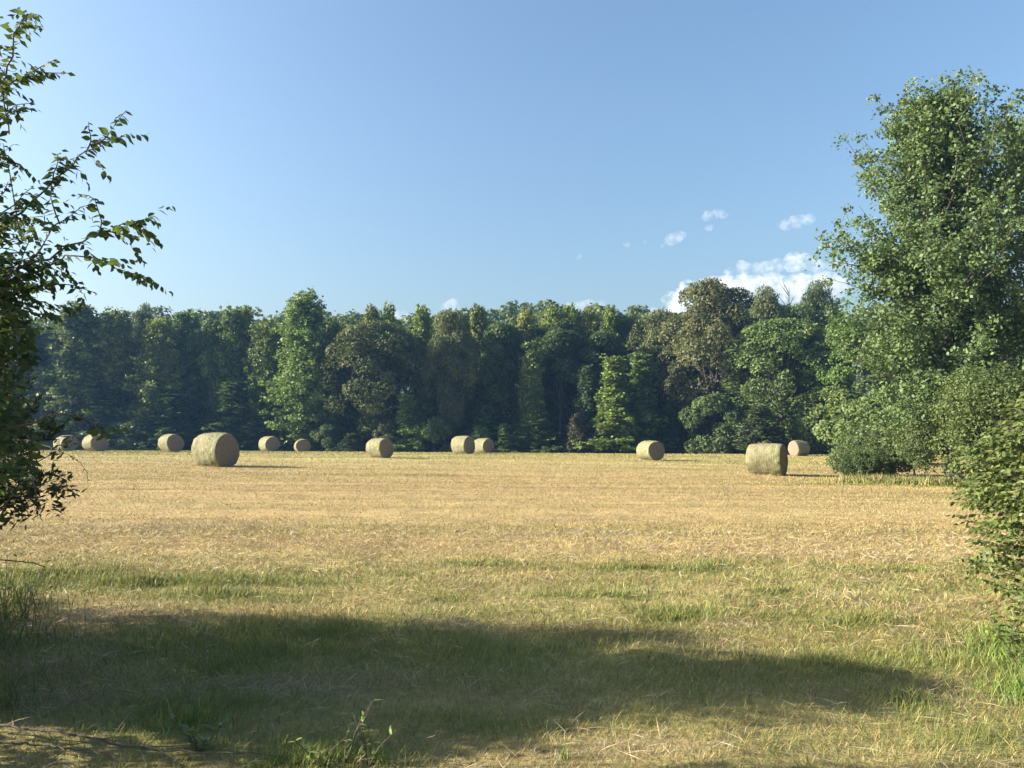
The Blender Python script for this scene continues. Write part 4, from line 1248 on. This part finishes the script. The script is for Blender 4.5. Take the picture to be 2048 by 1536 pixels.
# ------------------------------------------------------------------ clouds, low over the wood on the right
def cloud_material(name, dens):
    m, nt, out = new_mat(name)
    v = N_(nt, 'ShaderNodeVolumePrincipled')
    v.inputs['Color'].default_value = (.98, .98, 1.0, 1); v.inputs['Anisotropy'].default_value = 0.0
    tc = N_(nt, 'ShaderNodeTexCoord')
    f = noise_(nt, tc.outputs['Object'], .017, 5.0, .62)
    g = math_(nt, 'MAXIMUM', math_(nt, 'MULTIPLY_ADD', f, 6.0, -2.6), 0.0)
    nt.links.new(math_(nt, 'MULTIPLY', g, dens), v.inputs['Density'])
    nt.links.new(v.outputs[0], out.inputs['Volume'])
    return m
CLOUD_Y = 5000.0
def cloud(puffs, dens, label, seed, vox=10.0):
    """puffs: (px, py, radius px); one fused billowing body of vapour"""
    rs = np.random.default_rng(seed)
    k = CLOUD_Y / FPX
    import bmesh
    bm = bmesh.new()
    for px, py, r in puffs:
        r = r * 1.55
        for q in range(5):
            rr = r * (1 if q == 0 else rs.uniform(.35, .6))
            o = np.zeros(3) if q == 0 else unit(rs.normal(size=3)) * r * .75
            c = at(px, py, CLOUD_Y) + np.array([o[0], o[1], abs(o[2]) * .7]) * k
            bmesh.ops.create_icosphere(bm, subdivisions=3, radius=rr * k, matrix=Matrix.Translation(Vector([float(v) for v in c])) @ Matrix.Diagonal((1, 1, .75, 1)))
    me = bpy.data.meshes.new('cloud'); bm.to_mesh(me); bm.free()
    o = link('cloud', me)
    md = o.modifiers.new('fuse', 'REMESH'); md.mode = 'VOXEL'; md.voxel_size = vox
    dg = bpy.context.evaluated_depsgraph_get(); dg.update()
    fused = bpy.data.meshes.new_from_object(o.evaluated_get(dg))
    o.modifiers.clear(); o.data = fused
    n = len(fused.vertices); co = np.empty(n * 3, np.float32); fused.vertices.foreach_get('co', co); co = co.reshape(-1, 3)
    no = np.empty(n * 3, np.float32); fused.vertices.foreach_get('normal', no); no = no.reshape(-1, 3)
    dsp = (fnoise(co[:, 0] / 45 + co[:, 1] / 70, co[:, 2] / 45 - co[:, 1] / 60, seed, 3) - .5) * 46
    co = co + no * dsp[:, None]
    fused.vertices.foreach_set('co', co.astype(np.float32).ravel()); fused.update()
    fused.materials.clear(); fused.materials.append(cloud_material('cloud_vapour', dens * .42))
    tag(o, label, 'cloud', 'small summer clouds')
def line(x0, y0, x1, y1, r0, r1, n, seed):
    rs = np.random.default_rng(seed)
    return [(x0 + (x1 - x0) * q / (n - 1), y0 + (y1 - y0) * q / (n - 1) + rs.normal() * 3, r0 + (r1 - r0) * q / (n - 1) * rs.uniform(.7, 1.2)) for q in range(n)]
cloud([(1355, 622, 22), (1365, 600, 22), (1395, 590, 24), (1425, 582, 24), (1460, 584, 30), (1500, 578, 26), (1540, 572, 22), (1580, 580, 28), (1620, 582, 28), (1660, 575, 26), (1400, 625, 28)], .0115, 'big white cumulus cloud rising behind the biggest oak', 1)
cloud([(1460, 545, 8), (1490, 540, 13), (1520, 536, 13), (1550, 535, 12), (1590, 528, 17), (1605, 520, 13), (1630, 528, 13), (1670, 530, 12), (1700, 532, 12)], .009, 'long flat cloud above the big cumulus, left of the sweetgum', 2)
cloud([(1415, 432, 9), (1430, 428, 10), (1442, 430, 8), (1420, 456, 6)], .007, 'small puff of cloud, the highest one', 3)
cloud([(1340, 482, 9), (1352, 476, 11), (1364, 470, 8), (1328, 490, 5)], .007, 'small puff of cloud, lower left of the highest one', 4)
cloud([(1575, 448, 11), (1595, 442, 12), (1615, 440, 10), (1560, 452, 6)], .006, 'soft oval cloud near the sweetgum, right of the highest puff', 5)
cloud([(1156, 516, 6), (1158, 512, 4)], .005, 'tiny faint cloud alone above the middle of the wood', 6, 6)
cloud([(1255, 489, 6), (1272, 487, 4), (1290, 484, 3)], .004, 'faint thin wisp of cloud between the tiny cloud and the puffs', 7, 6)
cloud([(885, 622, 10), (898, 614, 12), (910, 620, 9)], .009, 'small white cloud just above the treetops near the centre', 8)
cloud([(795, 632, 8), (810, 628, 9)], .008, 'small cloud behind the yellow green tree tips left of centre', 9)
cloud([(1150, 618, 12), (1175, 612, 13), (1195, 612, 11)], .006, 'pale cloud behind the ridge right of centre', 10)
cloud([(1290, 640, 14), (1312, 632, 14), (1330, 625, 10)], .007, 'pale cloud low behind the treetops, left of the big cumulus', 11)
cloud([(312, 494, 5)], .004, 'tiny faint cloud right of the elm branch tip', 12, 6)

# ------------------------------------------------------------------ the air
def haze():
    import bmesh
    bm = bmesh.new()
    bmesh.ops.create_cube(bm, size=1.0, matrix=Matrix.Translation((0, 0, 17.0)) @ Matrix.Diagonal((3040, 3040, 38.0 + 4.0, 1)))
    me = bpy.data.meshes.new('haze'); bm.to_mesh(me); bm.free()
    m, nt, out = new_mat('hazy_air')
    v = N_(nt, 'ShaderNodeVolumePrincipled')
    v.inputs['Color'].default_value = (.24, .50, 1.0, 1); v.inputs['Density'].default_value = HAZE_DENSITY; v.inputs['Anisotropy'].default_value = 0.2
    nt.links.new(v.outputs[0], out.inputs['Volume'])
    me.materials.append(m)
    tag(link('haze', me), 'thin bluish summer haze over the whole field', 'haze', None, 'stuff')
haze()
